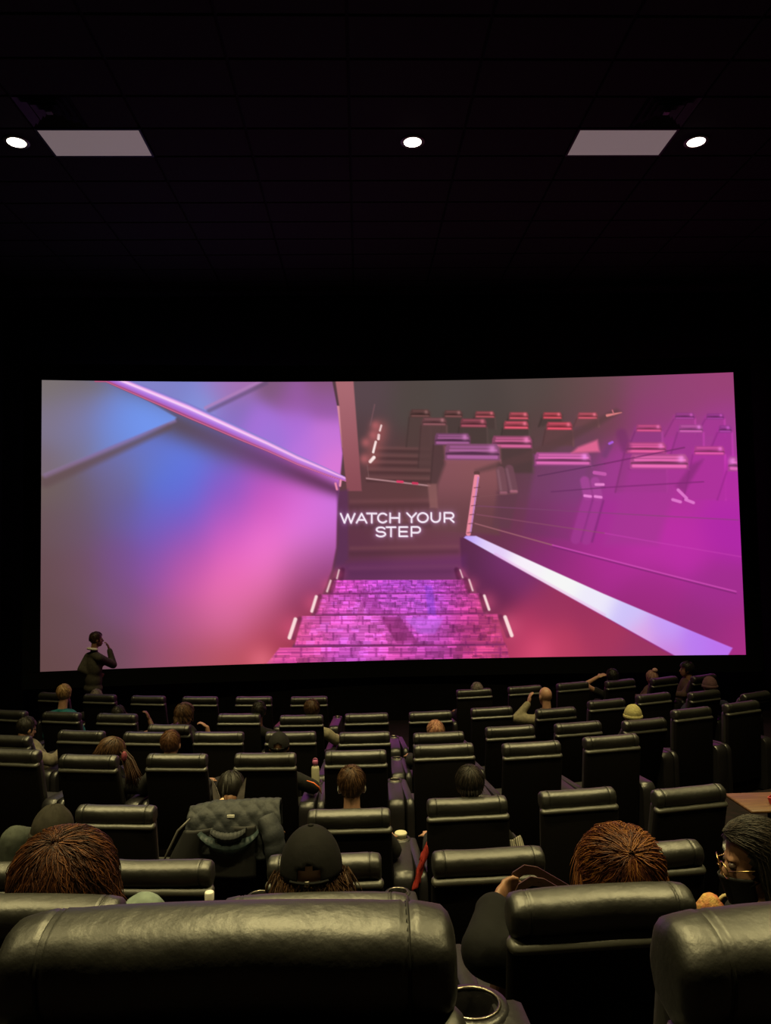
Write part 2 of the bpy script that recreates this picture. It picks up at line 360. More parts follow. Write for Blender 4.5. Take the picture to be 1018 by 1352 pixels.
    put(poly([(894, 642), (915, 612), (930, 606), (905, 650)], 4), (132, 44, 116), 0.7)
    # armrest posts between the recliners
    def post(x, y0, y1, x2, w, c, hi):
        put(seg((x, y0), (x2, y1), w, w, 1.5), c, 0.9); put(seg((x - w * .5, y0), (x2 - w * .5, y1), w * .25, soft=1.5), tuple(min(v + 22, 255) for v in c), 0.6); put(seg((x2 - w * .5, y0 + 30), (x2 + w * .6, y0 + 30), 2, soft=1.5), hi, 0.9)
    post(659, 622, 648, 663, 6, (118, 76, 86), (214, 130, 150)); post(671, 620, 648, 677, 6, (112, 72, 84), (200, 120, 140))
    put(poly([(654, 650), (683, 650), (672, 700), (648, 698)], 4), (98, 60, 74), 0.7)
    for (x, y) in ((777, 655), (791, 656)):
        put(seg((x - 4, y - 20), (x, y), 6, soft=2), (168, 70, 152), 0.8); put(seg((x, y + 4), (x - 16, y + 58), 6.5, soft=2), (162, 60, 146), 0.6); put(seg((x + 7, y + 6), (x - 8, y + 60), 1.2, soft=2), (110, 40, 104), 0.6); put(seg((x - 4, y), (x + 4, y + 1), 1.8), (232, 130, 210))
    put(seg((788, 640), (798, 640), 1.8), (230, 130, 205)); put(seg((786, 624), (800, 626), 2.4), (196, 88, 170))
    for (p, q) in (((890, 660), (900, 663)), ((907, 660), (917, 664)), ((897, 647), (908, 658))): put(seg(p, q, 2), (226, 122, 206), 0.9)
    put(seg((806, 588), (800, 600), 4, soft=3), (120, 60, 110), 0.8); put(seg((822, 572), (828, 590), 7, soft=4), (120, 50, 102), 0.7); put(seg((806, 585), (810, 583), 1.6), (170, 90, 220))
    put(seg((803, 547), (822, 543), 1.8, 0.6), (220, 128, 128)); put(seg((810, 540), (812, 546), 0.8), (200, 110, 120))
    # --- cables and the pink end post
    put(seg((624.5, 669), (975, 687), 0.7, soft=0.8), (128, 70, 110), 0.6); put(seg((624, 680), (800, 705), 0.7), (142, 80, 104), 0.7); put(seg((800, 705), (985, 737), 0.8), (200, 66, 178), 0.5)
    put(seg((623, 692), (730, 721), 0.8), (160, 100, 110), 0.9); put(seg((730, 721), (972, 782), 1.0), (206, 78, 180), 0.8); put(seg((730, 723), (972, 784.5), 1.0), (120, 36, 108), 0.6)
    put(seg((710, 629), (800, 612), 0.8), (88, 44, 82), 0.7); put(seg((800, 612), (905, 590), 1.0), (110, 40, 96), 0.7); put(seg((728, 650), (800, 644), 0.8), (100, 44, 92), 0.7); put(seg((800, 644), (930, 636), 1.0), (126, 40, 112), 0.7)
    put(seg((626, 657), (680, 652), 0.6), (126, 80, 84), 0.6)
    put(seg((627, 630), (615.5, 706), 3.6, 3.2), (236, 138, 158)); put(seg((629, 631), (618.5, 704), 1.0), (190, 130, 190)); put(seg((625, 625), (629, 625), 2.2), (96, 62, 62))
    for k in range(6): put(seg((623.5 - k * 1.9, 645 + k * 12), (631 - k * 1.9, 644 + k * 12), 0.5), (90, 50, 60), 0.8)
    # --- the white lit ramp edge
    ramp = rbf([(616, 711, (178, 146, 250)), (650, 725, (226, 196, 248)), (640, 716, (238, 228, 250)), (690, 745, (248, 240, 250)), (740, 768, (246, 246, 246)), (790, 795, (238, 234, 250)), (830, 812, (206, 194, 250)), (850, 845, (226, 170, 226)), (880, 835, (196, 156, 250)), (920, 850, (186, 122, 240)), (880, 862, (204, 126, 214)), (955, 858, (188, 112, 236))], 16)
    put(poly([(609.5, 711.5), (612, 709), (626, 709), (798, 785), (968, 856), (961, 868), (896, 868), (800, 815)], 1.0), ramp)
    put(seg((652, 733), (800, 813), 1.5, soft=2), (232, 150, 220), 0.4)

    # --- lit wall on the left
    wall = [(60, 640, (112, 96, 90)), (60, 700, (106, 84, 86)), (60, 760, (103, 77, 80)), (60, 820, (100, 73, 75)), (60, 880, (98, 70, 70)), (100, 655, (108, 92, 102)), (100, 700, (108, 84, 106)), (100, 760, (112, 79, 96)),
            (100, 830, (106, 76, 86)), (105, 875, (104, 72, 78)), (140, 640, (108, 98, 142)), (150, 620, (112, 112, 168)), (150, 680, (106, 92, 152)), (150, 740, (120, 80, 138)), (150, 800, (122, 80, 122)), (150, 860, (112, 74, 92)), (180, 600, (106, 116, 190)),
            (200, 600, (100, 118, 208)), (215, 640, (88, 116, 218)), (200, 680, (104, 102, 198)), (200, 720, (116, 88, 182)), (200, 760, (142, 80, 160)), (200, 820, (152, 82, 132)), (200, 870, (142, 76, 102)), (240, 575, (102, 122, 224)),
            (240, 600, (98, 122, 226)), (240, 640, (98, 112, 218)), (240, 680, (110, 96, 206)), (240, 712, (150, 84, 186)), (240, 740, (190, 86, 172)), (240, 770, (206, 92, 166)), (240, 820, (192, 92, 142)), (240, 870, (168, 80, 102)), (290, 600, (114, 110, 206)), (290, 640, (126, 92, 200)),
            (290, 660, (150, 86, 194)), (290, 690, (192, 88, 192)), (290, 720, (224, 98, 192)), (290, 760, (238, 108, 188)), (290, 790, (234, 112, 172)), (290, 820, (208, 102, 152)), (290, 866, (182, 82, 96)), (340, 612, (150, 88, 188)), (340, 640, (196, 86, 192)), (340, 665, (204, 84, 186)), (340, 700, (238, 112, 206)),
            (340, 740, (243, 118, 206)), (340, 780, (228, 112, 172)), (340, 820, (190, 90, 124)), (340, 866, (188, 72, 86)), (390, 640, (200, 100, 206)), (380, 665, (220, 104, 206)), (395, 690, (236, 122, 232)), (395, 730, (222, 118, 202)), (390, 765, (176, 84, 136)), (380, 805, (150, 62, 96)), (365, 850, (168, 56, 80)),
            (425, 660, (206, 118, 226)), (425, 700, (202, 108, 208)), (425, 735, (160, 80, 150)), (420, 765, (122, 46, 88)), (405, 815, (116, 36, 66)), (390, 850, (122, 38, 62))]
    up = [(60, 512, (122, 113, 112)), (60, 560, (126, 116, 136)), (60, 618, (122, 106, 116)), (100, 512, (116, 106, 104)), (100, 540, (126, 118, 152)), (100, 580, (122, 120, 162)), (95, 605, (122, 112, 132)), (130, 550, (116, 130, 200)), (160, 560, (112, 146, 232)), (190, 562, (114, 150, 240)), (210, 557, (116, 150, 236)),
          (150, 590, (112, 140, 222)), (130, 600, (116, 126, 186))]
    upr = [(230, 512, (126, 128, 198)), (250, 525, (126, 142, 218)), (270, 512, (152, 122, 192)), (300, 512, (166, 110, 172)), (262, 537, (136, 150, 222)), (215, 520, (130, 130, 200)), (290, 525, (156, 120, 190))]
    top_r = [(350, 510, (126, 88, 122)), (300, 538, (128, 104, 176)), (290, 550, (140, 116, 206)), (330, 555, (166, 112, 216)), (380, 525, (150, 90, 162)), (380, 565, (174, 110, 216)), (420, 530, (152, 90, 166)), (350, 578, (160, 116, 216)), (420, 580, (198, 116, 214)), (428, 610, (218, 120, 214)), (395, 598, (186, 116, 222)), (420, 508, (130, 85, 114))]
    edge = [(430, 500), (437, 505), (440, 560), (444, 600), (440, 640), (437, 690), (436, 725), (430, 755), (416, 790), (395, 826), (366, 872), (360, 890), (0, 900), (0, 480), (430, 480)]
    WM = poly(edge, 2.0)
    keep = img.copy()
    put(WM, rbf(wall, 25))
    abv = smooth((np.interp(X, [55, 160, 250, 345, 447], [480, 512, 551, 587, 636]) - Y) / 3 + 0.5)
    # soft dark band the rail throws on the wall
    band = np.interp(X, [55, 100, 134, 220, 280, 340, 400, 440], [508, 515, 530, 560, 585, 610, 634, 650])
    bw = np.interp(X, [55, 134, 280, 440], [10, 22, 24, 10])
    put(WM * np.exp(-((Y - band) / bw) ** 2) * (1 - abv), rbf([(100, 515, (112, 102, 98)), (160, 535, (98, 88, 88)), (220, 560, (90, 76, 88)), (280, 582, (96, 76, 108)), (340, 606, (108, 66, 116)), (405, 634, (104, 54, 94))], 30), 0.95)
    tri = poly([(40, 490), (130, 500), (190, 533), (224, 553), (222, 557), (140, 592), (55, 632), (40, 640)], 2.0) * WM
    tri2 = np.clip(tri * (1 - np.exp(-np.clip(Y - np.interp(X, [55, 120, 160, 224], [470, 497, 516, 538]), 0, 99) / 8)), 0, 1)
    put(tri2, rbf(up, 20))
    put(seg((60, 632), (222, 558), 3.5, 1.8, 2.5), (160, 128, 190), 0.55)
    put(seg((60, 640), (214, 567), 7, 3, 5), (100, 78, 82), 0.75)
    put(abv * WM, rbf(upr + top_r, 16))
    put(abv * WM * poly([(200, 490), (340, 503), (262, 541), (240, 545)], 2.0), rbf(upr, 16))
    put(seg((262, 540), (336, 503), 2.2, 2.2, 1.5), (178, 128, 186), 0.7); put(seg((266, 544), (342, 506), 2.6, 2.6, 2.5), (98, 76, 112), 0.6)
    # handrail
    xs = [134, 160, 240, 302, 343, 384, 425, 447, 452]
    up_e = np.interp(X, xs, [492, 502, 534, 563, 582, 602, 620, 630.5, 633]); lo_e = np.interp(X, xs, [507, 519, 555, 581.5, 598, 616, 630.5, 637, 638])
    t = (Y - up_e) / np.maximum(lo_e - up_e, 1)
    prof = [(0.0, (120, 120, 196)), (0.10, (150, 130, 214)), (0.22, (244, 178, 238)), (0.34, (252, 214, 250)), (0.45, (196, 140, 232)), (0.6, (170, 116, 220)), (0.75, (176, 100, 190)), (0.86, (160, 72, 120)), (0.93, (214, 110, 150)), (1.0, (120, 60, 80))]
    pc = np.stack([np.interp(t, [p[0] for p in prof], [p[1][k] / 255 for p in prof]) for k in range(3)], 1)
    pk = np.array((232, 136, 214)) / 255.0
    mixr = np.clip((X - 280) / 170, 0, 1)[:, None] * 0.35
    put(smooth((t + 0.06) / 0.12) * smooth((1.06 - t) / 0.12) * (X < 452) * (X > 120), pc * (1 - mixr) + pk * mixr)
    put(seg((435, 640), (437, 648), 1.4), (236, 140, 170)); put(seg((442, 636), (441, 643), 1.4), (240, 150, 180))
    # door post beside the wall
    put(poly([(430, 500), (436, 500), (441, 536), (437, 536)], 1), (84, 58, 66)); put(poly([(437, 536), (441, 536), (449, 592), (444, 592)], 1), (214, 142, 156))
    put(poly([(434.5, 500), (459, 500), (470.5, 650), (450.5, 650), (444, 592), (440, 536)], 1.2), rbf([(447, 510, (170, 106, 114)), (450, 560, (160, 96, 106)), (458, 600, (150, 86, 94)), (462, 645, (136, 74, 84))], 25))
    put(poly([(437, 650), (452, 648), (452, 740), (432, 760), (438, 720)], 3), (92, 48, 88), 0.7)
    # --- patterned carpet on the near steps
    rng = np.random.RandomState(5)
    base = rbf([(440, 775, (206, 76, 190)), (520, 775, (192, 78, 218)), (600, 775, (172, 64, 160)), (420, 800, (226, 92, 196)), (520, 800, (202, 88, 200)), (560, 795, (182, 82, 222)), (620, 800, (184, 62, 124)), (400, 835, (226, 92, 172)), (470, 835, (230, 104, 200)), (520, 838, (202, 74, 156)), (560, 830, (200, 98, 222)),
                (640, 840, (176, 60, 112)), (600, 835, (166, 52, 122)), (380, 862, (196, 72, 140)), (460, 862, (206, 84, 200)), (560, 862, (170, 58, 140)), (650, 862, (182, 60, 106))], 22)
    steps = [[(433, 768), (612, 767), (616, 785), (428, 786)], [(416, 787), (630, 785), (636, 812), (408, 813)], [(390, 815), (655, 812), (664, 852), (380, 854)], [(360, 856), (668, 853), (672, 876), (340, 880)]]
    for k, sp in enumerate(steps):
        msk = poly(sp, 1.0)
        put(msk, np.clip(base * 1.08, 0, 1))
        cw, chh = (9, 3.2), (11, 3.8)
        cell = [(6, 2.6), (8, 3.2), (11, 4.0), (13, 4.6)][k]
        yy = np.floor((Y - sp[0][1]) / cell[1]); off = (yy * 37.13) % 1.0 * cell[0]
        xx = np.floor((X + off) / cell[0]); hsh = np.abs(np.sin(xx * 12.9898 + yy * 78.233 + k * 3.1) * 43758.5453) % 1.0
        put(msk, np.clip(base * 0.55, 0, 1), 1.0 * 0.0); img[:] = img * (1 - (msk * (hsh < 0.25) * 0.16)[:, None]); img[:] = np.clip(img * (1 + (msk * (hsh > 0.78) * 0.18)[:, None]), 0, 1)
        fy = (Y - sp[0][1]) / cell[1] - yy; fx = (X + off) / cell[0] - xx
        ln = np.maximum(np.exp(-((fy - 0.5) / 0.16) ** 2) * (hsh > 0.22), np.exp(-((fx - 0.5) / 0.09) ** 2) * (hsh < 0.5))
        put(msk * ln, (128, 34, 108), 0.36)
        c2 = (cell[0] * 2.6, cell[1] * 2.7); y2 = np.floor((Y - sp[0][1]) / c2[1]); o2 = (y2 * 53.7) % 1.0 * c2[0]; x2 = np.floor((X + o2) / c2[0]); h2 = np.abs(np.sin(x2 * 7.13 + y2 * 31.7 + k) * 23421.63) % 1.0
        g2 = np.maximum(np.exp(-(((Y - sp[0][1]) / c2[1] - y2 - 0.5) / 0.09) ** 2) * (h2 > 0.3), np.exp(-(((X + o2) / c2[0] - x2 - 0.5) / 0.05) ** 2)); put(msk * g2, (98, 22, 86), 0.45)
        img[:] = np.clip(img * (1 + (msk * (h2 - 0.5) * 0.3)[:, None]), 0, 1)
        put(seg(sp[3], sp[2], 2.0, soft=2), (96, 28, 84), 0.55)
    put(poly([(497, 816), (522, 816), (548, 850), (518, 851)], 1.5), (120, 36, 92), 0.55); put(poly([(470, 792), (490, 790), (500, 810), (478, 812)], 1.5), (140, 44, 130), 0.45)
    put(poly([(528, 817), (582, 817), (570, 838), (548, 838)], 2), (198, 110, 240), 0.45); put(poly([(556, 775), (566, 775), (572, 815), (560, 812)], 2), (120, 60, 210), 0.4)
    # step lights
    for (x, y, h, s, lo) in ((377, 831, 12, -4, 1), (406, 799, 9.5, -3, 1), (426, 775.5, 7, -2.4, .8), (438.3, 760, 5.5, -1.4, .7), (670, 828, 12, 4.5, 1), (640.5, 797, 9, 3.2, .9), (619, 774, 7, 2.4, .7), (606, 759, 5, 1.8, .6)):
        put(seg((x - s * 1.4 + (4 if s < 0 else -4), y - h), (x + s * 1.2 + (6 if s < 0 else -6), y + h), 3.2, soft=2), (62, 20, 52), 0.7)
        put(glow((x, y), h * 1.1), (230, 90, 130), 0.5 * lo); 
        put(seg((x - s, y - h), (x + s, y + h), 2.1 * lo * h / 12 + .3, soft=1), (255, 226, 224), 0.95 if lo > .8 else 0.8)
    put(glow((336, 874), 14), (240, 120, 140), 0.55); put(glow((712, 862), 16), (225, 80, 120), 0.5)
    # --- lettering
    def arc(cx, cy, rx, ry, a0, a1, n=14): return [(cx + rx * math.cos(R(a0 + (a1 - a0) * i / n)), cy + ry * math.sin(R(a0 + (a1 - a0) * i / n))) for i in range(n + 1)]
    GL = {'W': [[(0, 0), (.27, 1), (.5, .05), (.73, 1), (1, 0)]], 'A': [[(0, 1), (.5, 0), (1, 1)], [(.18, .68), (.82, .68)]], 'T': [[(0, 0), (1, 0)], [(.5, 0), (.5, 1)]],
          'C': [arc(.52, .5, .52, .5, -42, -318, 20)], 'H': [[(0, 0), (0, 1)], [(1, 0), (1, 1)], [(0, .5), (1, .5)]], 'Y': [[(0, 0), (.5, .52), (1, 0)], [(.5, .52), (.5, 1)]], 'O': [arc(.5, .5, .5, .5, 0, 360, 24)],
          'U': [[(0, 0), (0, .55)] + arc(.5, .55, .5, .45, 180, 0, 12) + [(1, 0)]], 'R': [[(0, 1), (0, 0), (.65, 0)] + arc(.65, .3, .33, .3, -90, 90, 10) + [(0, .6)], [(.55, .6), (1, 1)]],
          'S': [arc(.5, .26, .46, .26, -25, -180, 8) + arc(.5, .26, .46, .24, 180, 100, 5) + arc(.5, .74, .5, .25, -80, 60, 8) + arc(.5, .74, .5, .26, 60, 155, 6)],
          'E': [[(1, 0), (0, 0), (0, 1), (1, 1)], [(0, .5), (.92, .5)]], 'P': [[(0, 1), (0, 0), (.65, 0)] + arc(.65, .31, .35, .31, -90, 90, 10) + [(0, .62)]]}
    word = [('W', 442, 461), ('A', 463.5, 477), ('T', 477.5, 490.5), ('C', 492.5, 505), ('H', 509, 521.5), ('Y', 532, 544.5), ('O', 546.5, 560.5), ('U', 565, 577), ('R', 583, 595.5)]
    word2 = [('S', 490, 502.5), ('T', 504, 516.5), ('E', 521.5, 532.5), ('P', 538, 550)]
    strokes = []
    for (L, y0, y1, sl) in ((word, 679.2, 691.4, -0.012), (word2, 697.6, 709.8, -0.012)):
        for (ch, x0, x1) in L:
            for st in GL[ch]:
                P = [(x0 + (x1 - x0) * a, y0 + (y1 - y0) * b + (x0 - 520) * sl) for (a, b) in st]
                strokes += list(zip(P[:-1], P[1:]))
    sel = (X > 432) & (X < 606) & (Y > 668) & (Y < 722)
    Xs, Ys = X[sel], Y[sel]; d = np.full(len(Xs), 1e9)
    for (p, q) in strokes:
        dx, dy = q[0] - p[0], q[1] - p[1]; tt = np.clip(((Xs - p[0]) * dx + (Ys - p[1]) * dy) / (dx * dx + dy * dy + 1e-9), 0, 1)
        d = np.minimum(d, np.hypot(Xs - p[0] - tt * dx, Ys - p[1] - tt * dy))
    full = np.full(len(X), 1e9); full[sel] = d
    put(np.exp(-np.clip(full, 0, 50) / 2.6), (206, 150, 220), 0.55); put(smooth(0.5 + (1.08 - full) / 1.3), (255, 244, 255))
    # keep the finished picture's colours in range
    return np.clip(img, 0, 1)

NU, NV = 880, 366
ii, jj = np.meshgrid(np.arange(NU + 1) / NU, np.arange(NV + 1) / NV)
U = ii.ravel(); V = jj.ravel()
sx = SX0 + (SX1 - SX0) * U; sz = SZ1 + (SZ0 - SZ1) * V; sy = 14.0 - 0.40 * ((sx - SCX) / SHW) ** 2
scr = thing('cinema_screen', 'wide curved cinema screen showing a purple-lit stair and the words watch your step', 'screen', (SCX, 13.95, 0.0))
me = bpy.data.meshes.new('picture'); nv = len(U); nf = NU * NV
me.vertices.add(nv); me.vertices.foreach_set('co', np.stack([sx - SCX, sy - 13.95, sz], 1).astype(np.float32).ravel())
a = (np.arange(NV)[:, None] * (NU + 1) + np.arange(NU)[None, :]).ravel()
quads = np.stack([a, a + NU + 1, a + NU + 2, a + 1], 1).astype(np.int32)
me.loops.add(nf * 4); me.loops.foreach_set('vertex_index', quads.ravel())
me.polygons.add(nf); me.polygons.foreach_set('loop_start', np.arange(0, nf * 4, 4, dtype=np.int32)); 
try: me.polygons.foreach_set('loop_total', np.full(nf, 4, dtype=np.int32))
except Exception: pass
me.update(calc_edges=True)
cols = paint(U, V); lin = np.where(cols <= 0.04045, cols / 12.92, ((cols + 0.055) / 1.055) ** 2.4)
at = me.color_attributes.new('picture', 'FLOAT_COLOR', 'POINT')
at.data.foreach_set('color', np.concatenate([lin, np.ones((nv, 1))], 1).astype(np.float32).ravel())
pm = bpy.data.materials.new('projected_picture'); pm.use_nodes = True; nt = pm.node_tree
b = nt.nodes['Principled BSDF']; b.inputs['Base Color'].default_value = (0.03, 0.03, 0.03, 1); b.inputs['Roughness'].default_value = 0.9; b.inputs['Specular IOR Level'].default_value = 0.0
an = nt.nodes.new('ShaderNodeAttribute'); an.attribute_name = 'picture'
nt.links.new(an.outputs['Color'], b.inputs['Emission Color']); b.inputs['Emission Strength'].default_value = SCREEN_GAIN
try: pm.cycles.emission_sampling = 'FRONT'
except Exception: pass
me.materials.append(pm)
canvas = link('picture_surface', me, scr); canvas['label'] = 'projected picture of a purple stair'
# black masking around the canvas, following its curve
def mask_strip(x0, x1, z0, z1):
    n = 32; mb = MB()
    vs = []; 
    for i in range(n + 1):
        x = x0 + (x1 - x0) * i / n; y = screen_y(min(max(x, SX0), SX1)) - 13.95
        for (dy, z) in ((-0.03, z0), (-0.03, z1), (0.06, z1), (0.06, z0)): vs.append((x - SCX, y + dy, z))
    fs = [(i * 4 + k, i * 4 + (k + 1) % 4, (i + 1) * 4 + (k + 1) % 4, (i + 1) * 4 + k) for i in range(n) for k in range(4)]
    fs += [(0, 1, 2, 3), (n * 4 + 3, n * 4 + 2, n * 4 + 1, n * 4)]
    return mb.add(vs, fs).mesh('masking', M_BLACK, False)
for (p) in ((SX0 - 0.3, SX1 + 0.3, SZ1, SZ1 + 0.3), (SX0 - 0.3, SX1 + 0.3, SZ0 - 0.3, SZ0), (SX0 - 0.3, SX0, SZ0, SZ1), (SX1, SX1 + 0.3, SZ0, SZ1)):
    link('masking_border', mask_strip(*p), scr)
# the low skirt wall the screen stands on
mb = MB(); mb.box((SX0 - 0.3, -0.02 + 14.1, 0.0), (SX1 + 0.3, 14.3, SZ0 - 0.3)); struct('trim_1', mb.mesh('trim', M_WALL, False))

# ================================================================ ceiling fixtures
M_LENS = mat('lit_lens', (0.9, 0.85, 0.7), 0.5, emit=(1.0, 0.93, 0.72), estr=7.0)
M_PANEL = mat('troffer_diffuser', (0.62, 0.54, 0.54), 0.6, emit=(1.0, 0.82, 0.78), estr=0.12)
ring_me = MB().lathe([(0.10, 0.0), (0.145, -0.002), (0.15, 0.004), (0.145, 0.02), (0.10, 0.02)], n=32).mesh('trim_ring', M_TRIM)
cone_me = MB().lathe([(0.118, 0.0), (0.105, 0.03), (0.09, 0.06)], n=32).mesh('reflector', M_TRIM)
lens_me = MB().lathe([(0.0, -0.022), (0.06, -0.019), (0.105, -0.004), (0.116, 0.012)], n=32).mesh('lens', M_LENS)
def downlight(x, y, label, group=None):
    t = thing('recessed_downlight', label, 'ceiling light', (x, y, ZC - 0.012), 0, group)
    link('trim_ring', ring_me, t); link('reflector', cone_me, t); link('lens', lens_me, t)
    ld = bpy.data.lights.new('downlight_beam', 'SPOT'); ld.energy = LAMP_W; ld.color = LAMP_COL; ld.spot_size = R(92); ld.spot_blend = 0.75; ld.shadow_soft_size = 0.09
    lo = bpy.data.objects.new('downlight_beam', ld); C.objects.link(lo); lo.parent = t; lo.location = (0, 0, -0.05)
    return t
for (x, side) in ((-4.02, 'outside the pale troffer over the brown-grey end of the screen'), (0.72, 'alone between the two pale troffers'), (4.22, 'beside the pale troffer nearest the visible ceiling tile joints')):
    downlight(x, 8.93, 'small round lit recessed downlight ' + side)
for y in (6.35, 3.9, 1.7):
    for x in (-4.02, -0.4, 3.2):
        downlight(x, y, 'round recessed downlight over the rear rows', 'downlights over the rear rows')
for (cx, lab) in ((-3.09, 'dim pale rectangular ceiling troffer on the blue-wall side of the hall'), (3.29, 'dim pale rectangular ceiling troffer on the magenta side of the hall')):
    t = thing('ceiling_troffer', lab, 'ceiling light', (cx, 8.96, ZC - 0.01))
    mb = MB()
    for (a, b) in (((-0.61, -0.31, 0), (0.61, -0.285, 0.03)), ((-0.61, 0.285, 0), (0.61, 0.31, 0.03)), ((-0.61, -0.285, 0), (-0.585, 0.285, 0.03)), ((0.585, -0.285, 0), (0.61, 0.285, 0.03))): mb.box(a, b)
    link('frame', mb.mesh('frame', M_GRILLE, False), t)
    link('diffuser_panel', MB().rbox((-0.585, -0.285, 0.002), (0.585, 0.285, 0.02), 0.004, 1).mesh('diffuser_panel', M_PANEL, False), t)
vent_parts = []
for k in range(4):
    a = 0.29 - k * 0.07; b = a - 0.045; z = -0.005 - 0.012 * (k % 2)
    mb = MB(); vs = []
    for (r, zz) in ((a, z), (b, z + 0.03)): vs += [(-r, -r, zz), (r, -r, zz), (r, r, zz), (-r, r, zz)]
    mb.add(vs, [(i, (i + 1) % 4, 4 + (i + 1) % 4, 4 + i) for i in range(4)])
    vent_parts.append(mb.mesh('louvre', M_GRILLE, False))
vent_mid = MB().rbox((-0.035, -0.035, -0.012), (0.035, 0.035, 0.0), 0.006, 1).mesh('centre_plate', M_TRIM, False)
vent_back = MB().box((-0.3, -0.3, 0.025), (0.3, 0.3, 0.03)).mesh('back_plate', M_BLACK, False)
for (cx, cy, lab) in ((-3.39, 8.32, 'dark square air vent in the ceiling on the blue-wall side'), (3.60, 8.32, 'dark square air vent in the ceiling on the magenta side')):
    t = thing('air_vent', lab, 'vent', (cx, cy, ZC - 0.006))
    for me_ in vent_parts: link('louvre', me_, t)
    link('centre_plate', vent_mid, t); link('back_plate', vent_back, t)

# ================================================================ recliners
PIV = (0.0, 0.12, 0.42)
def headrest_mesh(seed):
    rnd = random.Random(seed); HW = 0.262
    xs = sorted(set([round(-HW + 2 * HW * i / 40, 4) for i in range(41)] + [s * v for s in (-1, 1) for v in (0.200, 0.2035, 0.207, 0.2105, 0.214, 0.2575, 0.2605)]))
    n = 30; vs = []; fs = []; ZC_ = 0.590; YC = 0.006
    ph = [rnd.uniform(0, 6.28) for _ in range(8)]
    for x in xs:
        u = abs(x) / HW; e = max(0.0, (u - 0.80) / 0.20)
        k = (1 - 0.06 * e * e) * math.sqrt(max(0.0, 1 - max(0, (u - 0.95) / 0.05) ** 2.4 * 0.6))
        for j in range(n):
            a = 2 * math.pi * j / n; ca, sa = math.cos(a), math.sin(a)
            ex = 2 / 2.5; y = abs(ca) ** ex * (1 if ca > 0 else -1) * 0.056; z = abs(sa) ** ex * (1 if sa > 0 else -1) * 0.056
            w = 1 + 0.018 * math.sin(x * 23 + ph[0]) * math.sin(a * 2 + ph[1]) + 0.022 * math.sin(x * 41 + ph[2] + a) * max(0, -sa)
            w += 0.035 * e * math.sin(a * 7 + ph[3]) + 0.02 * math.exp(-((u - 0.70) / 0.07) ** 2) * math.sin(a * 3 + ph[4])
            if 0.2005 < abs(x) < 0.2135: w -= 0.045 if abs(abs(x) - 0.207) > 0.002 else 0.012
            sag = -0.006 * (1 - u * u) * math.sin(3 * x + ph[5]) 
            vs.append((x, YC + y * k * w, ZC_ + z * k * w + sag - 0.006 * e))
    N = len(xs)
    for i in range(N - 1):
        for j in range(n):
            l = (j + 1) % n; fs.append((i * n + j, (i + 1) * n + j, (i + 1) * n + l, i * n + l))
    fs.append(tuple(range(n))); fs.append(tuple((N - 1) * n + j for j in range(n))[::-1])
    return MB().add(vs, fs).mesh('headrest', M_LEATHER)
HEADS = [headrest_mesh(s) for s in (3, 8, 21, 34)]
def seam_mesh(x):
    pts = []
    for j in range(28):
        a = 2 * math.pi * j / 28; ca, sa = math.cos(a), math.sin(a); ex = 0.8
        pts.append((x, 0.006 + abs(ca) ** ex * (1 if ca > 0 else -1) * 0.0545, 0.590 + abs(sa) ** ex * (1 if sa > 0 else -1) * 0.0545))
    return MB().tube(pts, 0.0022, 5, closed=True).mesh('seam', M_SEAM)
SEAMS = [seam_mesh(-0.207), seam_mesh(0.207)]
def lip_mesh():
    xs = [-0.272, -0.268, -0.258, -0.24] + [-0.2 + 0.05 * i for i in range(9)] + [0.24, 0.258, 0.268, 0.272]
    vs = []; n = 16
    for x in xs:
        u = abs(x) / 0.272; k = math.sqrt(max(0.02, 1 - max(0, (u - 0.92) / 0.08) ** 2))
        for j in range(n):
            a = 2 * math.pi * j / n
            vs.append((x, -0.032 + 0.034 * math.cos(a) * k, 0.527 + 0.021 * math.sin(a) * k * (1 + 0.05 * math.sin(x * 30))))
    N = len(xs); fs = [(i * n + j, (i + 1) * n + j, (i + 1) * n + (j + 1) % n, i * n + (j + 1) % n) for i in range(N - 1) for j in range(n)]
    fs.append(tuple(range(n))); fs.append(tuple((N - 1) * n + j for j in range(n))[::-1])
    return MB().add(vs, fs).mesh('back_lip', M_LIP)
LIP = lip_mesh()
SHELL = MB().rbox((-0.27, -0.055, -0.28), (0.27, -0.005, 0.525), 0.018, 3).mesh('back_shell', M_SHELL, angle=50)
BCUSH = MB().rbox((-0.245, -0.01, 0.02), (0.245, 0.09, 0.55), 0.04, 3).mesh('back_cushion', M_LEATHER)
SCUSH = MB().rbox((-0.26, 0.14, 0.31), (0.26, 0.74, 0.46), 0.045, 3).mesh('seat_cushion', M_LEATHER)
FOOT = MB().rbox((-0.255, 0.735, 0.10), (0.255, 0.80, 0.44), 0.028, 3).mesh('footrest', M_LEATHER)
BASE = MB().rbox((-0.26, 0.12, 0.0), (0.26, 0.70, 0.315), 0.012, 1).mesh('base', M_SHELL, angle=50)
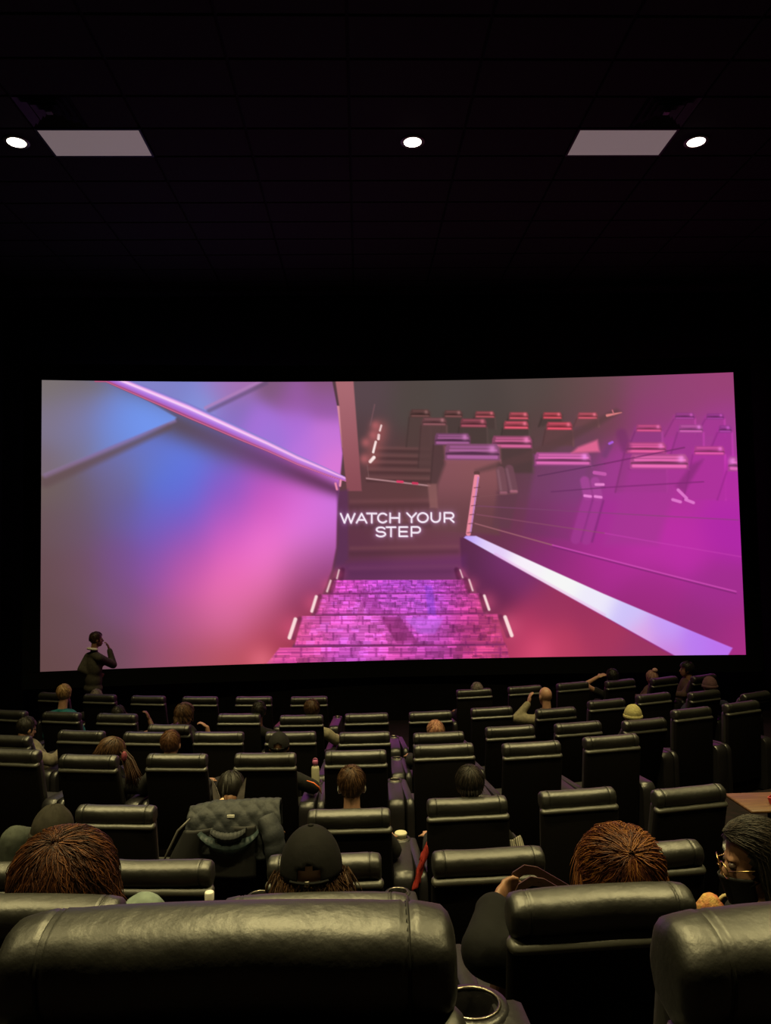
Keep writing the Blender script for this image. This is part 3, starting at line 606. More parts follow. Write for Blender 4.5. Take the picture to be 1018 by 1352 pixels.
def arm_mesh(x0, x1, y1):
    mb = MB(); n = 10; prof = []
    # side outline: rounded rear top, gently rising to the front
    pts = [(0.02, 0.02), (0.0, 0.10), (0.0, 0.50)] + [(0.07 - 0.07 * math.cos(R(a)), 0.54 + 0.08 * math.sin(R(a))) for a in (10, 30, 50, 70, 90)] + [(0.3, 0.622), (y1, 0.62), (y1, 0.02)]
    b = 0.022
    xs = [(x0, b), (x0 + b * .3, b * .3), (x0 + b, 0), (x1 - b, 0), (x1 - b * .3, b * .3), (x1, b)]
    cy = sum(p[0] for p in pts) / len(pts); cz = 0.33; vs = []; m = len(pts)
    for (x, ins) in xs:
        for (y, z) in pts:
            vs.append((x, y + (ins if y < 0.05 else 0), z - (ins if z > 0.5 else 0)))
    fs = [(i * m + j, i * m + (j + 1) % m, (i + 1) * m + (j + 1) % m, (i + 1) * m + j) for i in range(5) for j in range(m)]
    fs.append(tuple(range(m))[::-1]); fs.append(tuple(5 * m + j for j in range(m)))
    return mb.add(vs, fs).mesh('armrest', M_ARM, angle=40)
ARM_R = arm_mesh(0.272, 0.412, 0.56); ARM_L = arm_mesh(-0.342, -0.272, 0.62)
POD = MB().lathe([(0.0, 0.40), (0.070, 0.40), (0.0735, 0.42), (0.0735, 0.61), (0.068, 0.625), (0.052, 0.627), (0.048, 0.62), (0.046, 0.56), (0.046, 0.53), (0.0, 0.53)], (0.345, 0.605, 0), 28).mesh('cup_holder', M_ARM)
RING = MB().tube([(0.345 + 0.052 * math.cos(2 * math.pi * k / 28), 0.605 + 0.052 * math.sin(2 * math.pi * k / 28), 0.627) for k in range(28)], 0.0035, 6, closed=True).mesh('cup_ring', M_RING)

def recliner(x, y, z, heading, tilt, variant, label, group):
    t = thing('recliner', label, 'recliner', (x, y, z), R(heading), group)
    rt = (R(tilt), 0, 0)
    link('base', BASE, t); link('seat_cushion', SCUSH, t); link('footrest', FOOT, t)
    link('back_shell', SHELL, t, PIV, rt); link('back_cushion', BCUSH, t, PIV, rt); link('back_lip', LIP, t, PIV, rt)
    h = link('headrest', HEADS[variant], t, PIV, rt)
    for s in SEAMS: link('seam', s, h)
    link('armrest', ARM_L, t); a = link('armrest', ARM_R, t)
    p = link('cup_holder', POD, a); 
    link('cup_ring', RING, t)
    return t
ROW_WORDS = dict(A='front row, nearest the screen', B='second row from the screen', C='third row from the screen', D='fourth row from the screen',
                 E='fifth row from the screen', F='sixth row from the screen', G='seventh row from the screen', H='eighth and last row in view')
OCC = {('A', 2): 'slumped grey-topped person', ('A', 7): 'person whose grey hair just shows', ('A', 10): 'person with a bare raised arm', ('A', 11): 'person with a hair bun', ('A', 12): 'dark-haired person in a brown top',
       ('B', 2): 'blond person in teal', ('B', 3): 'person with an elbow raised beside the head', ('B', 4): 'curly-haired person', ('B', 5): 'dark-haired person leaning to the aisle', ('B', 6): 'person in a cream sleeve', ('B', 10): 'bald person in beige', ('B', 13): 'person in a maroon beanie',
       ('C', 1): 'person looking at a phone', ('C', 7): 'strawberry-blond person', ('C', 10): 'person in a yellow beanie', ('D', 2): 'braided person leaning over', ('D', 3): 'short-haired brown-haired person', ('D', 4): 'person in a dark cap with orange jacket trim',
       ('E', 2): 'grey-collared person, a quilted coat over its back', ('E', 3): 'brown-haired person with pale ear straps', ('E', 4): 'spiky black-haired person', ('F', 1): 'person in an olive hat', ('G', 1): 'person with big auburn hair', ('G', 2): 'person in a black cap', ('G', 3): 'person with orange hair', ('G', 4): 'person in glasses'}
SHORT = {('A', 2): 'slumped grey-topped person', ('A', 7): 'grey-haired person', ('A', 10): 'person raising an arm', ('B', 2): 'blond person', ('B', 3): 'person with raised elbow', ('B', 4): 'curly-haired person', ('B', 6): 'person in cream', ('B', 10): 'bald person', ('B', 13): 'maroon beanie',
         ('C', 1): 'person with the phone', ('C', 7): 'strawberry-blond person', ('C', 10): 'yellow beanie', ('D', 2): 'braided person', ('D', 4): 'person in a dark cap', ('E', 2): 'quilted coat', ('E', 4): 'spiky-haired person', ('F', 1): 'person in the olive hat', ('G', 1): 'auburn-haired person'}
ODD = {('H', 1): 'directly behind the person in the black cap', ('H', 2): 'directly behind the orange-haired person', ('E', 1): 'beside the one draped with a quilted coat', ('E', 5): 'beside the striped cloth in the fifth row', ('E', 6): 'beside the wooden tray table', ('F', 3): 'directly ahead of the person in the black cap', ('F', 4): 'directly ahead of the handbag', ('F', 5): 'just ahead of the person in glasses'}
vi = 0
for k in 'ABCDEFGH':
    fz, L = ROWS[k]
    for i, (x, y, hd, tl) in enumerate(L):
        who = OCC.get((k, i + 1)); vi += 1
        lf, rg = SHORT.get((k, i)), SHORT.get((k, i + 2))
        if k == 'A' and i == 6: lf = None
        if who: lab = 'black leather recliner taken by the ' + who
        elif (k, i + 1) in ODD: lab = 'empty black leather recliner ' + ODD[(k, i + 1)]
        elif lf and rg: lab = 'empty black recliner between the %s and the %s' % (lf, rg)
        elif lf: lab = 'empty black recliner at the right hand of the ' + lf
        elif rg: lab = 'empty black recliner at the left hand of the ' + rg
        else: lab = 'empty black leather recliner in the ' + ROW_WORDS[k]
        recliner(x, y, fz, hd, tl, (vi * 7 + i) % 4, lab, 'recliners in the ' + ROW_WORDS[k].split(',')[0])

# ================================================================ people
def cloth(name, col, col2=None, rough=0.85, scale=30, bump=0.3, **k): return mat(name, col, rough, col2=col2 or tuple(v * 0.7 for v in col), scale=scale, bump=bump, bscale=18, spec=0.2, **k)
def skin_mat(name, col): return mat(name, col, 0.5, col2=tuple(v * 0.88 for v in col), scale=14, bump=0.05, bscale=90, spec=0.4)
SK_L = skin_mat('fair_skin', (0.34, 0.185, 0.12)); SK_M = skin_mat('tan_skin', (0.22, 0.11, 0.065)); SK_D = skin_mat('brown_skin', (0.10, 0.045, 0.028))
def hair_mat(name, c1, c2): return mat(name, c1, 0.52, col2=c2, scale=35, bump=0.2, bscale=60, spec=0.3, stretch=(1, 1, 0.25))
HM = dict(dark=(hair_mat('black_hair', (0.005, 0.004, 0.0035), (0.010, 0.008, 0.006)), hair_mat('black_hair_light', (0.014, 0.011, 0.009), (0.03, 0.022, 0.017))),
          brown=(hair_mat('brown_hair', (0.022, 0.010, 0.005), (0.045, 0.020, 0.010)), hair_mat('brown_hair_light', (0.06, 0.03, 0.014), (0.10, 0.05, 0.022))),
          auburn=(hair_mat('auburn_hair', (0.022, 0.007, 0.0035), (0.05, 0.014, 0.005)), hair_mat('auburn_hair_light', (0.075, 0.024, 0.008), (0.13, 0.045, 0.012))),
          orange=(hair_mat('red_orange_hair', (0.035, 0.008, 0.006), (0.08, 0.018, 0.008)), hair_mat('orange_hair_light', (0.11, 0.032, 0.010), (0.20, 0.075, 0.016))),
          blond=(hair_mat('blond_hair', (0.15, 0.085, 0.035), (0.24, 0.14, 0.06)), hair_mat('blond_hair_light', (0.28, 0.18, 0.085), (0.36, 0.24, 0.12))),
          straw=(hair_mat('strawberry_hair', (0.26, 0.11, 0.08), (0.36, 0.17, 0.11)), hair_mat('strawberry_light', (0.40, 0.22, 0.14), (0.48, 0.28, 0.18))),
          grey=(hair_mat('grey_hair', (0.10, 0.085, 0.08), (0.16, 0.13, 0.12)), hair_mat('grey_hair_light', (0.18, 0.15, 0.14), (0.24, 0.2, 0.19))),
          redbrown=(hair_mat('red_brown_hair', (0.05, 0.02, 0.010), (0.085, 0.035, 0.016)), hair_mat('red_brown_light', (0.10, 0.045, 0.02), (0.14, 0.065, 0.03))),
          rose=(hair_mat('rose_hair', (0.22, 0.11, 0.10), (0.32, 0.17, 0.15)), hair_mat('rose_light', (0.3, 0.17, 0.15), (0.4, 0.24, 0.2))))
M_EYE = mat('eye', (0.10, 0.07, 0.06), 0.15)
EYE = MB().ellipsoid((0, 0, 0), (0.0125, 0.0125, 0.0125), nu=12, nv=8).mesh('eye', M_EYE)
M_BLUE = cloth('dark_jean', (0.012, 0.014, 0.022)); M_DARKT = cloth('dark_trousers', (0.012, 0.011, 0.012))

def blob(name, mb, m, parent, org, voxel, smooth=3):
    o = Vector(org); mb.v = [tuple(Vector(p) - o) for p in mb.v]
    ob = link(name, mb.mesh(name, m), parent)
    r = ob.modifiers.new('skin_surface', 'REMESH'); r.mode = 'VOXEL'; r.voxel_size = voxel; r.use_smooth_shade = True
    s = ob.modifiers.new('soften', 'SMOOTH'); s.factor = 0.5; s.iterations = smooth
    return ob

def hand(mb, w, d, n, curl=0.5, side=1, r=0.0098):
    """Palm and five fingers from wrist w, pointing along d, palm facing n."""
    w = Vector(w); d = Vector(d).normalized(); n = Vector(n); n = (n - d * n.dot(d)).normalized(); s = d.cross(n) * side
    M = Matrix((s, n, d)).transposed()
    mb.ellipsoid(w + d * 0.045, (0.040, 0.018, 0.052), M)
    for k, (off, ln) in enumerate(((-0.030, 0.062), (-0.010, 0.075), (0.011, 0.070), (0.030, 0.055))):
        b = w + d * 0.082 + s * off; p = b
        for seg_i, f in enumerate((0.45, 0.32, 0.25)):
            a = curl * (0.35 + 0.75 * seg_i); q = p + (d * math.cos(a) + n * math.sin(a)) * ln * f; mb.capsule(p, q, r * (1 - 0.1 * seg_i), r * (0.92 - 0.1 * seg_i), 8); p = q
    t0 = w + d * 0.028 - s * 0.032; t1 = t0 + d * 0.030 - s * 0.026 + n * 0.012; t2 = t1 + d * 0.030 - s * 0.004 + n * 0.014
    mb.capsule(t0, t1, 0.014, 0.011, 8); mb.capsule(t1, t2, 0.011, 0.009, 8)

class HairMB(MB):
    def __init__(s): super().__init__(); s.mi = []
    def mark(s, k): s.mi += [k] * (len(s.f) - len(s.mi))
def hair(kind, Hm, parent, org, vol=0.012, length=0.05, n=160, rad=0.004, wave=0.0, low=-0.075, fringe=0.055, seed=1, spread=0.0, pole=28, width=1.0, shell=True, name='hair', smin=0.35, zmax=9.0, face_y=0.045, dark=0.45):
    rnd = random.Random(seed); mb = HairMB(); a, b, c = (0.080 + vol) * width, 0.098 + vol, 0.094 + vol; ctr = Vector((0, -0.012, 0.028))
    T = Matrix.Rotation(R(pole), 3, 'X')
    def keep(p, lowz): return not (p.y > 0.03 and p.z < fringe) and p.z > lowz and not (p.y > -0.005 and p.z < -0.035)
    if shell:
        nu, nv = 44, 26; idx = {}; vs = []; fs = []
        for j in range(nv + 1):
            for i in range(nu):
                th = math.pi * j / nv; ph = 2 * math.pi * i / nu
                rr = 1 + 0.02 * math.sin(ph * 13 + seed) * math.sin(th) + 0.03 * noise.noise(Vector((math.cos(ph) * 3 + seed, math.sin(ph) * 3, th * 2)))
                q = T @ Vector((math.sin(th) * math.cos(ph), math.sin(th) * math.sin(ph), math.cos(th)))
                p = ctr + Vector((q.x * a, q.y * b, q.z * c)) * rr * 0.985
                vs.append(p)
        for j in range(nv):
            for i in range(nu):
                k = (i + 1) % nu; f = (j * nu + i, (j + 1) * nu + i, (j + 1) * nu + k, j * nu + k)
                cen = sum((vs[t] for t in f), Vector()) / 4
                if keep(cen, low) and cen.z < zmax: fs.append(f)
        mb.add([Hm @ p for p in vs], fs); mb.mark(0)
    for k in range(n):
        ph = rnd.uniform(0, 2 * math.pi); th = R(rnd.uniform(4, 75) if zmax > 1 else rnd.uniform(70, 95)); L = length * rnd.uniform(smin, 1.0); pts = []; lift = rnd.uniform(0.985, 1.03) + (vol * 0.5 if rnd.random() < 0.2 else 0)
        step = L / 9; p = None; wph = rnd.uniform(0, 6.28); wf = rnd.uniform(22, 44); ok = True; trav = 0; drift = rnd.uniform(-1, 1)
        for i in range(10):
            if th < R(112) or p is None:
                q = T @ Vector((math.sin(th) * math.cos(ph), math.sin(th) * math.sin(ph), math.cos(th)))
                if q.z < -0.25 and p is not None: th = R(180)
                else:
                    p = ctr + Vector((q.x * a, q.y * b, q.z * c)) * lift; th += step / max(a, c)
            if th >= R(112) and i > 0 and pts:
                out = Vector((pts[-1].x, pts[-1].y, 0)); out = out.normalized() if out.length > 1e-4 else Vector((0, -1, 0))
                p = pts[-1] + Vector((0, 0, -step)) + out * spread * step + Vector((drift * 0.12 * step, 0, 0))
            tang = Vector((-math.sin(ph), math.cos(ph), 0)); trav += step
            pw = p + tang * wave * math.sin(trav * wf + wph) * min(1, i / 3)
            pts.append(pw.copy() if i == 0 else pw)
            if pw.y > face_y and pw.z < fringe - 0.01: ok = len(pts) > 4; pts.pop(); break
        pts = [q for q in pts if q.z < zmax]
        if not ok or len(pts) < 3: continue
        N = len(pts); rads = [rad * (1 - 0.75 * (t / (N - 1)) ** 2) for t in range(N)]
        mb.tube([Hm @ q for q in pts], rads, 3, caps=False); mb.mark(1 if rnd.random() < dark else 0)
    o = Vector(org); mb.v = [tuple(Vector(p) - o) for p in mb.v]; me_ = mb.mesh(name, HM[kind][0]); me_.materials.append(HM[kind][1])
    if len(me_.polygons) == len(mb.mi): me_.polygons.foreach_set('material_index', mb.mi)
    return link(name, me_, parent)

def place(mb, name, m, parent, Hm, org, smooth=True):
    o = Vector(org); mb.v = [tuple((Hm @ Vector(p)) - o) for p in mb.v]; return link(name, mb.mesh(name, m, smooth), parent)
def cap_hat(Hm, parent, org, m, m2):
    vs = []; fs = []; nu, nv = 48, 16
    for j in range(nv + 1):
        t = math.pi / 2 * j / nv
        for i in range(nu):
            p = 2 * math.pi * i / nu; rid = 1 + 0.008 * abs(math.cos(p * 3)) ** 12
            vs.append(Vector((0.094 * math.sin(t) * math.cos(p) * rid, -0.010 + 0.112 * math.sin(t) * math.sin(p) * rid, 0.004 + 0.128 * math.cos(t))))
    for j in range(nv):
        for i in range(nu):
            k = (i + 1) % nu; f = (j * nu + i, (j + 1) * nu + i, (j + 1) * nu + k, j * nu + k); c = sum((vs[q] for q in f), Vector()) / 4
            if c.y < -0.05 and abs(c.x) < 0.040 and c.z < 0.05 - 12 * c.x * c.x: continue
            fs.append(f)
    mb = MB(); mb.add(vs, fs); ob = place(mb, 'cap', m, parent, Hm, org)
    md = ob.modifiers.new('thickness', 'SOLIDIFY'); md.thickness = 0.004
    st = MB(); st.tube([(0.0945 * math.cos(R(a)), -0.010 + 0.1125 * math.sin(R(a)), 0.008) for a in range(-125, -54, 7)], 0.007, 6, flat=0.5); place(st, 'strap', m2, ob, Hm, org)
    bk = MB(); bk.box((-0.012, -0.128, 0.001), (0.002, -0.122, 0.015)); place(bk, 'buckle', M_RING, ob, Hm, org)
    bt = MB(); bt.ellipsoid((0, -0.01, 0.133), (0.009, 0.009, 0.005), nu=10, nv=6); place(bt, 'button', m2, ob, Hm, org)
    br = MB(); br.grid(lambda u, v: (0.09 * math.cos(math.pi * (0.12 + 0.76 * u)) * (1 + 0.05 * v), 0.09 * math.sin(math.pi * (0.12 + 0.76 * u)) + v * 0.075 * math.sin(math.pi * u) ** 0.6, 0.012 - 0.02 * v - 0.012 * (2 * u - 1) ** 2), 16, 5)
    bo = place(br, 'brim', m, ob, Hm, org); md = bo.modifiers.new('thickness', 'SOLIDIFY'); md.thickness = 0.004
    return ob
def beanie(Hm, parent, org, m, pom=False, slouch=0.0):
    vs = []; fs = []; nu, nv = 56, 18
    for j in range(nv + 1):
        t = R(0.5 + 101.5 * j / nv)
        for i in range(nu):
            p = 2 * math.pi * i / nu; rib = 1 + 0.012 * math.sin(p * 14) + 0.03 * noise.noise(Vector((math.cos(p) * 2, math.sin(p) * 2, t * 2)))
            vs.append(Vector((0.096 * math.sin(t) * math.cos(p) * rib, -0.016 + 0.114 * math.sin(t) * math.sin(p) * rib - slouch * math.cos(t), 0.022 + 0.125 * math.cos(t) * rib)))
    fs = [(j * nu + i, (j + 1) * nu + i, (j + 1) * nu + (i + 1) % nu, j * nu + (i + 1) % nu) for j in range(nv) for i in range(nu)]
    mb = MB(); mb.add(vs, fs); ob = place(mb, 'beanie', m, parent, Hm, org)
    cf = MB(); cf.tube([(0.097 * math.cos(2 * math.pi * k / 40), -0.016 + 0.115 * math.sin(2 * math.pi * k / 40), 0.012) for k in range(40)], 0.009, 8, flat=2.2, closed=True); place(cf, 'cuff', m, ob, Hm, org)
    if pom:
        pm_ = MB(); pm_.ellipsoid((0, -0.02, 0.17), (0.032, 0.032, 0.03)); place(pm_, 'pompom', m, ob, Hm, org)
    return ob

def person(label, top_c, hy=0, hp=0, hr=0, seat=None, stand=None, skin=SK_L, top=None, trousers=M_DARKT, arms=None, voxel=0.012, puff=0.0, hood=None, heading=None, shoulder=0.165, lean=(0, 0), torso_low=None):
    """top_c: top of the skull; the head's centre lies 0.125 m under it."""
    head = Vector(top_c) - Vector((0, 0, 0.122))
    if seat:
        k, i = seat; fz = ROWS[k][0]; sx_, sy_, hd, tl = ROWS[k][1][i - 1]; h = R(hd); fw = Vector((-math.sin(h), math.cos(h), 0)); rt = Vector((math.cos(h), math.sin(h), 0))
        org = Vector((sx_, sy_, fz)) + fw * 0.36; hip = org + Vector((0, 0, 0.565)) 
    else:
        h = R(heading or 0); fw = Vector((-math.sin(h), math.cos(h), 0)); rt = Vector((math.cos(h), math.sin(h), 0)); org = Vector(stand); hip = org + Vector((0, 0, 0.93))
    if seat and heading is not None: h2 = R(heading); tfw = Vector((-math.sin(h2), math.cos(h2), 0)); trt = Vector((math.cos(h2), math.sin(h2), 0))
    else: tfw, trt = fw, rt
    root = thing('person', label, 'person', org, 0)
    Hm = Matrix.Translation(head) @ Euler((R(hp), R(hr), R(hy)), 'XYZ').to_matrix().to_4x4()
    K = head + Vector((0, 0, -0.225)) - tfw * 0.045 + (hip - head) * 0.02
    chest = K.lerp(hip, 0.36); belly = K.lerp(hip, 0.70); Mh = Matrix((trt, tfw, Vector((0, 0, 1)))).transposed()
    body = MB()
    def H(p): return Hm @ Vector(p)
    HR = Hm.to_3x3()
    body.ellipsoid(H((0, -0.012, 0.028)), (0.076, 0.094, 0.090), HR, 20, 14); body.ellipsoid(H((0, 0.018, -0.03)), (0.064, 0.074, 0.088), HR); body.ellipsoid(H((0, 0.042, -0.085)), (0.044, 0.044, 0.034), HR)
    body.capsule(H((0, 0.088, 0.004)), H((0, 0.106, -0.030)), 0.010, 0.014, 8); body.ellipsoid(H((0, 0.090, -0.066)), (0.024, 0.011, 0.011), HR); body.ellipsoid(H((0, 0.076, 0.026)), (0.048, 0.012, 0.010), HR)
    for s in (-1, 1): body.ellipsoid(H((0.078 * s, -0.008, -0.012)), (0.012, 0.022, 0.034), HR)
    body.capsule(H((0, -0.026, -0.06)), K + Vector((0, 0, 0.02)), 0.054, 0.060)
    body.ellipsoid(chest, (0.16, 0.10, 0.19), Mh); body.ellipsoid(belly, (0.14, 0.105, 0.17), Mh); body.ellipsoid(hip, (0.16, 0.12, 0.11), Mh)
    jac = MB(); tr = MB(); p_ = 0.020 + puff
    jac.ellipsoid(chest, (0.16 + p_, 0.10 + p_, 0.19 + p_), Mh); jac.ellipsoid(belly, (0.14 + p_ * 1.3, 0.105 + p_ * 1.3, 0.17 + p_), Mh); jac.ellipsoid(hip + Vector((0, 0, 0.02)), (0.162 + p_, 0.12 + p_, 0.10), Mh)
    jac.capsule(K + Vector((0, 0, 0.015)), K + Vector((0, 0, 0.035)), 0.062 + p_ * 0.5, 0.058 + p_ * 0.4)
    shd = {}
    for s, key in ((-1, 'L'), (1, 'R')):
        sh = K + trt * shoulder * s + Vector((0, 0, -0.045)); shd[key] = sh
        sp = (arms or {}).get(key)
        if sp: el, wr, d, n, curl = Vector(sp[0]), Vector(sp[1]), Vector(sp[2]), Vector(sp[3]), sp[4]
        elif seat: el = sh + trt * 0.10 * s + Vector((0, 0, -0.27)) + tfw * 0.06; el.z = max(el.z, fz + 0.69); wr = el + tfw * 0.24 - trt * 0.02 * s; wr.z = fz + 0.68; d, n, curl = tfw, Vector((0, 0, -1)), 0.4
        else: el = sh + trt * 0.06 * s + Vector((0, 0, -0.28)); wr = el + Vector((0, 0, -0.22)) + tfw * 0.08; d, n, curl = Vector((0, 0, -1)), -trt * s, 0.4
        body.capsule(K, sh, 0.055, 0.055); body.capsule(sh, el, 0.048, 0.040); body.capsule(el, wr, 0.039, 0.027); hand(body, wr, d, n, curl, s)
        bare = sp and len(sp) > 5 and sp[5] == 'bare'
        jac.capsule(K, sh, 0.060 + p_ * .6, 0.062 + p_ * .5); jac.capsule(sh, el if not bare else sh.lerp(el, 0.5), 0.058 + p_ * 0.7, 0.050 + p_ * 0.7)
        if not bare: jac.capsule(el, el.lerp(wr, 0.90), 0.049 + p_ * 0.7, 0.036 + p_ * 0.5)
        if puff >= 0.018:
            for (a_, b2, ra) in ((sh, el, 0.073), (el, wr, 0.064)):
                for q in range(4): c_ = a_.lerp(b2, 0.1 + 0.25 * q); jac.ellipsoid(c_, (ra, ra, ra * 0.62), (b2 - a_).to_track_quat('Z', 'Y').to_matrix())
    for s in (-1, 1):
        hj = hip + rt * 0.085 * s
        if seat: kn = hip + rt * 0.12 * s + fw * 0.42 + Vector((0, 0, 0.0)); an_ = kn + fw * 0.06 + Vector((0, 0, -(kn.z - fz) + 0.08))
        else: kn = hip + rt * 0.09 * s + fw * 0.03 + Vector((0, 0, -0.44)); an_ = org + rt * 0.09 * s + Vector((0, 0, 0.08))
        body.capsule(hj, kn, 0.078, 0.055); body.capsule(kn, an_, 0.052, 0.036); body.capsule(an_, an_ + fw * 0.14 + Vector((0, 0, -0.035)), 0.036, 0.03)
        tr.capsule(hj, kn, 0.092, 0.070); tr.capsule(kn, an_ + Vector((0, 0, 0.03)), 0.067, 0.055)
    tr.ellipsoid(hip - Vector((0, 0, 0.01)), (0.172, 0.132, 0.10), Mh)
    blob('body', body, skin, root, org, voxel); blob('jacket', jac, top, root, org, 0.016, 4); blob('trousers', tr, trousers, root, org, 0.02, 3)
    for s in (-1, 1): link('eye', EYE, root, H((0.031 * s, 0.078, 0.008)) - org)
    for s in (-1, 1):
        hj = None
    return root, Hm, org, shd, K

C_BLACK = cloth('black_cotton', (0.010, 0.0095, 0.010)); C_CHAR = cloth('charcoal_cotton', (0.022, 0.021, 0.021)); C_GREYJ = cloth('light_grey_jacket', (0.15, 0.13, 0.10)); C_TEAL = cloth('teal_shirt', (0.01, 0.10, 0.12))
C_CREAM = cloth('cream_jacket', (0.26, 0.23, 0.16)); C_BEIGE = cloth('beige_shirt', (0.19, 0.165, 0.11)); C_BROWN = cloth('brown_top', (0.07, 0.04, 0.034)); C_NAVY = cloth('navy_jacket', (0.018, 0.02, 0.04)); C_MINT = mat('mint_print_top', (0.22, 0.28, 0.24), 0.8, col2=(0.06, 0.085, 0.07), scale=9)
C_OLIVE = cloth('grey_green_jacket', (0.045, 0.052, 0.043)); C_GREYC = cloth('grey_collar', (0.15, 0.13, 0.125)); C_GREYD = cloth('dark_grey_coat', (0.07, 0.062, 0.048)); C_YEL = mat('yellow_knit', (0.36, 0.32, 0.14), 0.9, col2=(0.28, 0.24, 0.09), scale=40, bump=0.6, bscale=60)
C_CAPB = cloth('black_cap_cloth', (0.006, 0.0055, 0.0055)); C_CAPB2 = cloth('black_cap_strap', (0.006, 0.006, 0.006)); C_MAROON = mat('maroon_knit', (0.055, 0.02, 0.028), 0.9, bump=0.6, bscale=60); C_OLH = cloth('olive_hat', (0.020, 0.017, 0.012)); C_RUST = cloth('rust_shirt', (0.10, 0.025, 0.018))
C_ORANGE = mat('orange_trim', (0.75, 0.16, 0.04), 0.7); C_PUFF = cloth('black_puffer', (0.005, 0.005, 0.0055), rough=0.9)

# the front-row end: someone standing before the screen, hand to the face
sp_top = (-4.36, 12.7, 1.865)
r_, Hm, org, shd, K = person('person standing before the screen in a dark jacket with a white collar, hand to face', sp_top, hy=-60, stand=(-4.42, 12.72, 0.0), heading=-40, skin=SK_M, top=C_GREYD, voxel=0.009,
    arms={'R': ((-4.14, 12.86, 1.30), (-4.22, 12.90, 1.56), (-0.35, -0.1, 1.0), (-1, -0.3, 0), 0.7), 'L': ((-4.58, 12.62, 1.27), (-4.38, 12.66, 1.16), (1, 0.3, 0), (0, 1, 0), 0.5)})
hair('brown', Hm, r_, org, vol=0.010, length=0.07, n=140, seed=11)
wc = MB(); wc.tube([(0.092 * math.cos(R(a)), -0.035 + 0.085 * math.sin(R(a)), -0.150 - 0.01 * math.sin(R(a))) for a in range(-200, 21, 20)], 0.036, 8, flat=0.6); place(wc, 'white_collar', mat('white_cotton', (0.75, 0.70, 0.62), 0.8), r_, Hm, org)

r_, Hm, org, *_ = person('blond person in teal sitting tall in the second row', (-3.87, 10.07, 1.445), seat=('B', 2), top=C_TEAL); hair('blond', Hm, r_, org, seed=2, n=160)
r_, Hm, org, *_ = person('person slumped in the front row, only the grey crown showing', (-4.04, 11.77, 1.085), seat=('A', 2), top=C_CHAR, skin=SK_M); hair('grey', Hm, r_, org, seed=3, n=120)
r_, Hm, org, *_ = person('dark-haired person in the second row with an elbow raised beside the head', (-3.11, 9.87, 1.190), seat=('B', 3), top=C_BLACK, skin=SK_D, voxel=0.009,
    arms={'R': ((-2.66, 9.86, 0.86), (-2.73, 9.90, 1.0), (-0.35, 0.0, 0.9), (-1, 0, 0), 0.8, 'bare')}); hair('dark', Hm, r_, org, seed=4)
r_, Hm, org, *_ = person('person with curly brown hair resting a hand against the head', (-2.24, 9.74, 1.20), hy=-30, seat=('B', 4), top=C_CHAR, voxel=0.009,
    arms={'R': ((-1.93, 9.72, 0.74), (-1.96, 9.70, 0.93), (-0.75, 0.0, 0.6), (-0.6, 0, -0.8), 1.0, 'bare')}); hair('brown', Hm, r_, org, vol=0.035, length=0.17, n=420, rad=0.006, wave=0.012, low=-0.11, seed=5, spread=0.15)
r_, Hm, org, *_ = person('person in a light grey jacket looking at a phone', (-3.75, 8.69, 1.31), hy=-40, hp=-15, seat=('C', 1), top=C_GREYJ, voxel=0.009,
    arms={'R': ((-3.40, 8.52, 0.87), (-3.37, 8.72, 0.94), (0.0, 1, 0.25), (0, -0.4, 1), 0.5)}); hair('dark', Hm, r_, org, seed=6, n=160)
P6_HAND = (-3.37, 8.80, 0.99)
r_, Hm, org, *_ = person('braided person in the fourth row leaning far over the armrest', (-2.27, 6.99, 1.445), hy=-70, hp=-30, hr=18, seat=('D', 2), top=C_BLACK, skin=SK_M); hair('brown', Hm, r_, org, vol=0.02, length=0.22, n=380, rad=0.006, wave=0.006, low=-0.10, seed=7, pole=10)
pt = MB()
for q in range(60):
    rq = random.Random(q); ax, ay, az = rq.gauss(0, .02), rq.gauss(0, .02), rq.gauss(0, .01)
    pt.tube([(-2.19 + ax * .4, 6.98 + ay, 1.36 + az), (-2.11 + ax, 6.94 + ay, 1.27 + az), (-2.06 + ax * 1.3, 6.90 + ay, 1.17 + az), (-2.03 + ax * 2, 6.88 + ay * 1.5, 1.07 + az * 2)], [.006, .006, .005, .002], 3)
pt.v = [tuple(Vector(v) - org) for v in pt.v]; link('hanging_hair', pt.mesh('hanging_hair', HM['brown'][0]), r_)
sc = MB(); sc.ellipsoid((-2.125, 6.90, 1.31), (0.024, 0.03, 0.045), nu=14, nv=10); sc.v = [tuple(Vector(v) - org) for v in sc.v]; link('pink_scrunchie', sc.mesh('pink_scrunchie', mat('pink_band', (0.22, 0.025, 0.045), 0.7, col2=(0.10, 0.015, 0.03), scale=60)), r_)
r_, Hm, org, *_ = person('person with short red-brown hair and bare ears in the fourth row', (-1.71, 6.88, 1.53), seat=('D', 3), top=C_CHAR); hair('redbrown', Hm, r_, org, vol=0.008, length=0.035, n=420, rad=0.003, seed=8, low=-0.06)
r_, Hm, org, shd, K = person('person in a dark cap and black jacket with orange trim', (-0.745, 6.80, 1.505), seat=('D', 4), top=C_BLACK, skin=SK_M,
    arms={'R': ((-0.45, 6.78, 1.03), (-0.46, 6.90, 1.02), (-0.3, 0.6, 0), (0, 0, -1), 0.5)}); hair('dark', Hm, r_, org, vol=0.004, seed=9, n=80, low=-0.06, zmax=-0.005); cap_hat(Hm, r_, org, C_CAPB, C_CAPB2)
ot = MB(); ot.tube([(-0.50, 6.70, 1.11), (-0.44, 6.695, 1.09), (-0.395, 6.70, 1.05), (-0.375, 6.72, 0.99)], [.004, .007, .007, .004], 6); ot.v = [tuple(Vector(v) - org) for v in ot.v]; link('orange_trim', ot.mesh('orange_trim', C_ORANGE), r_)
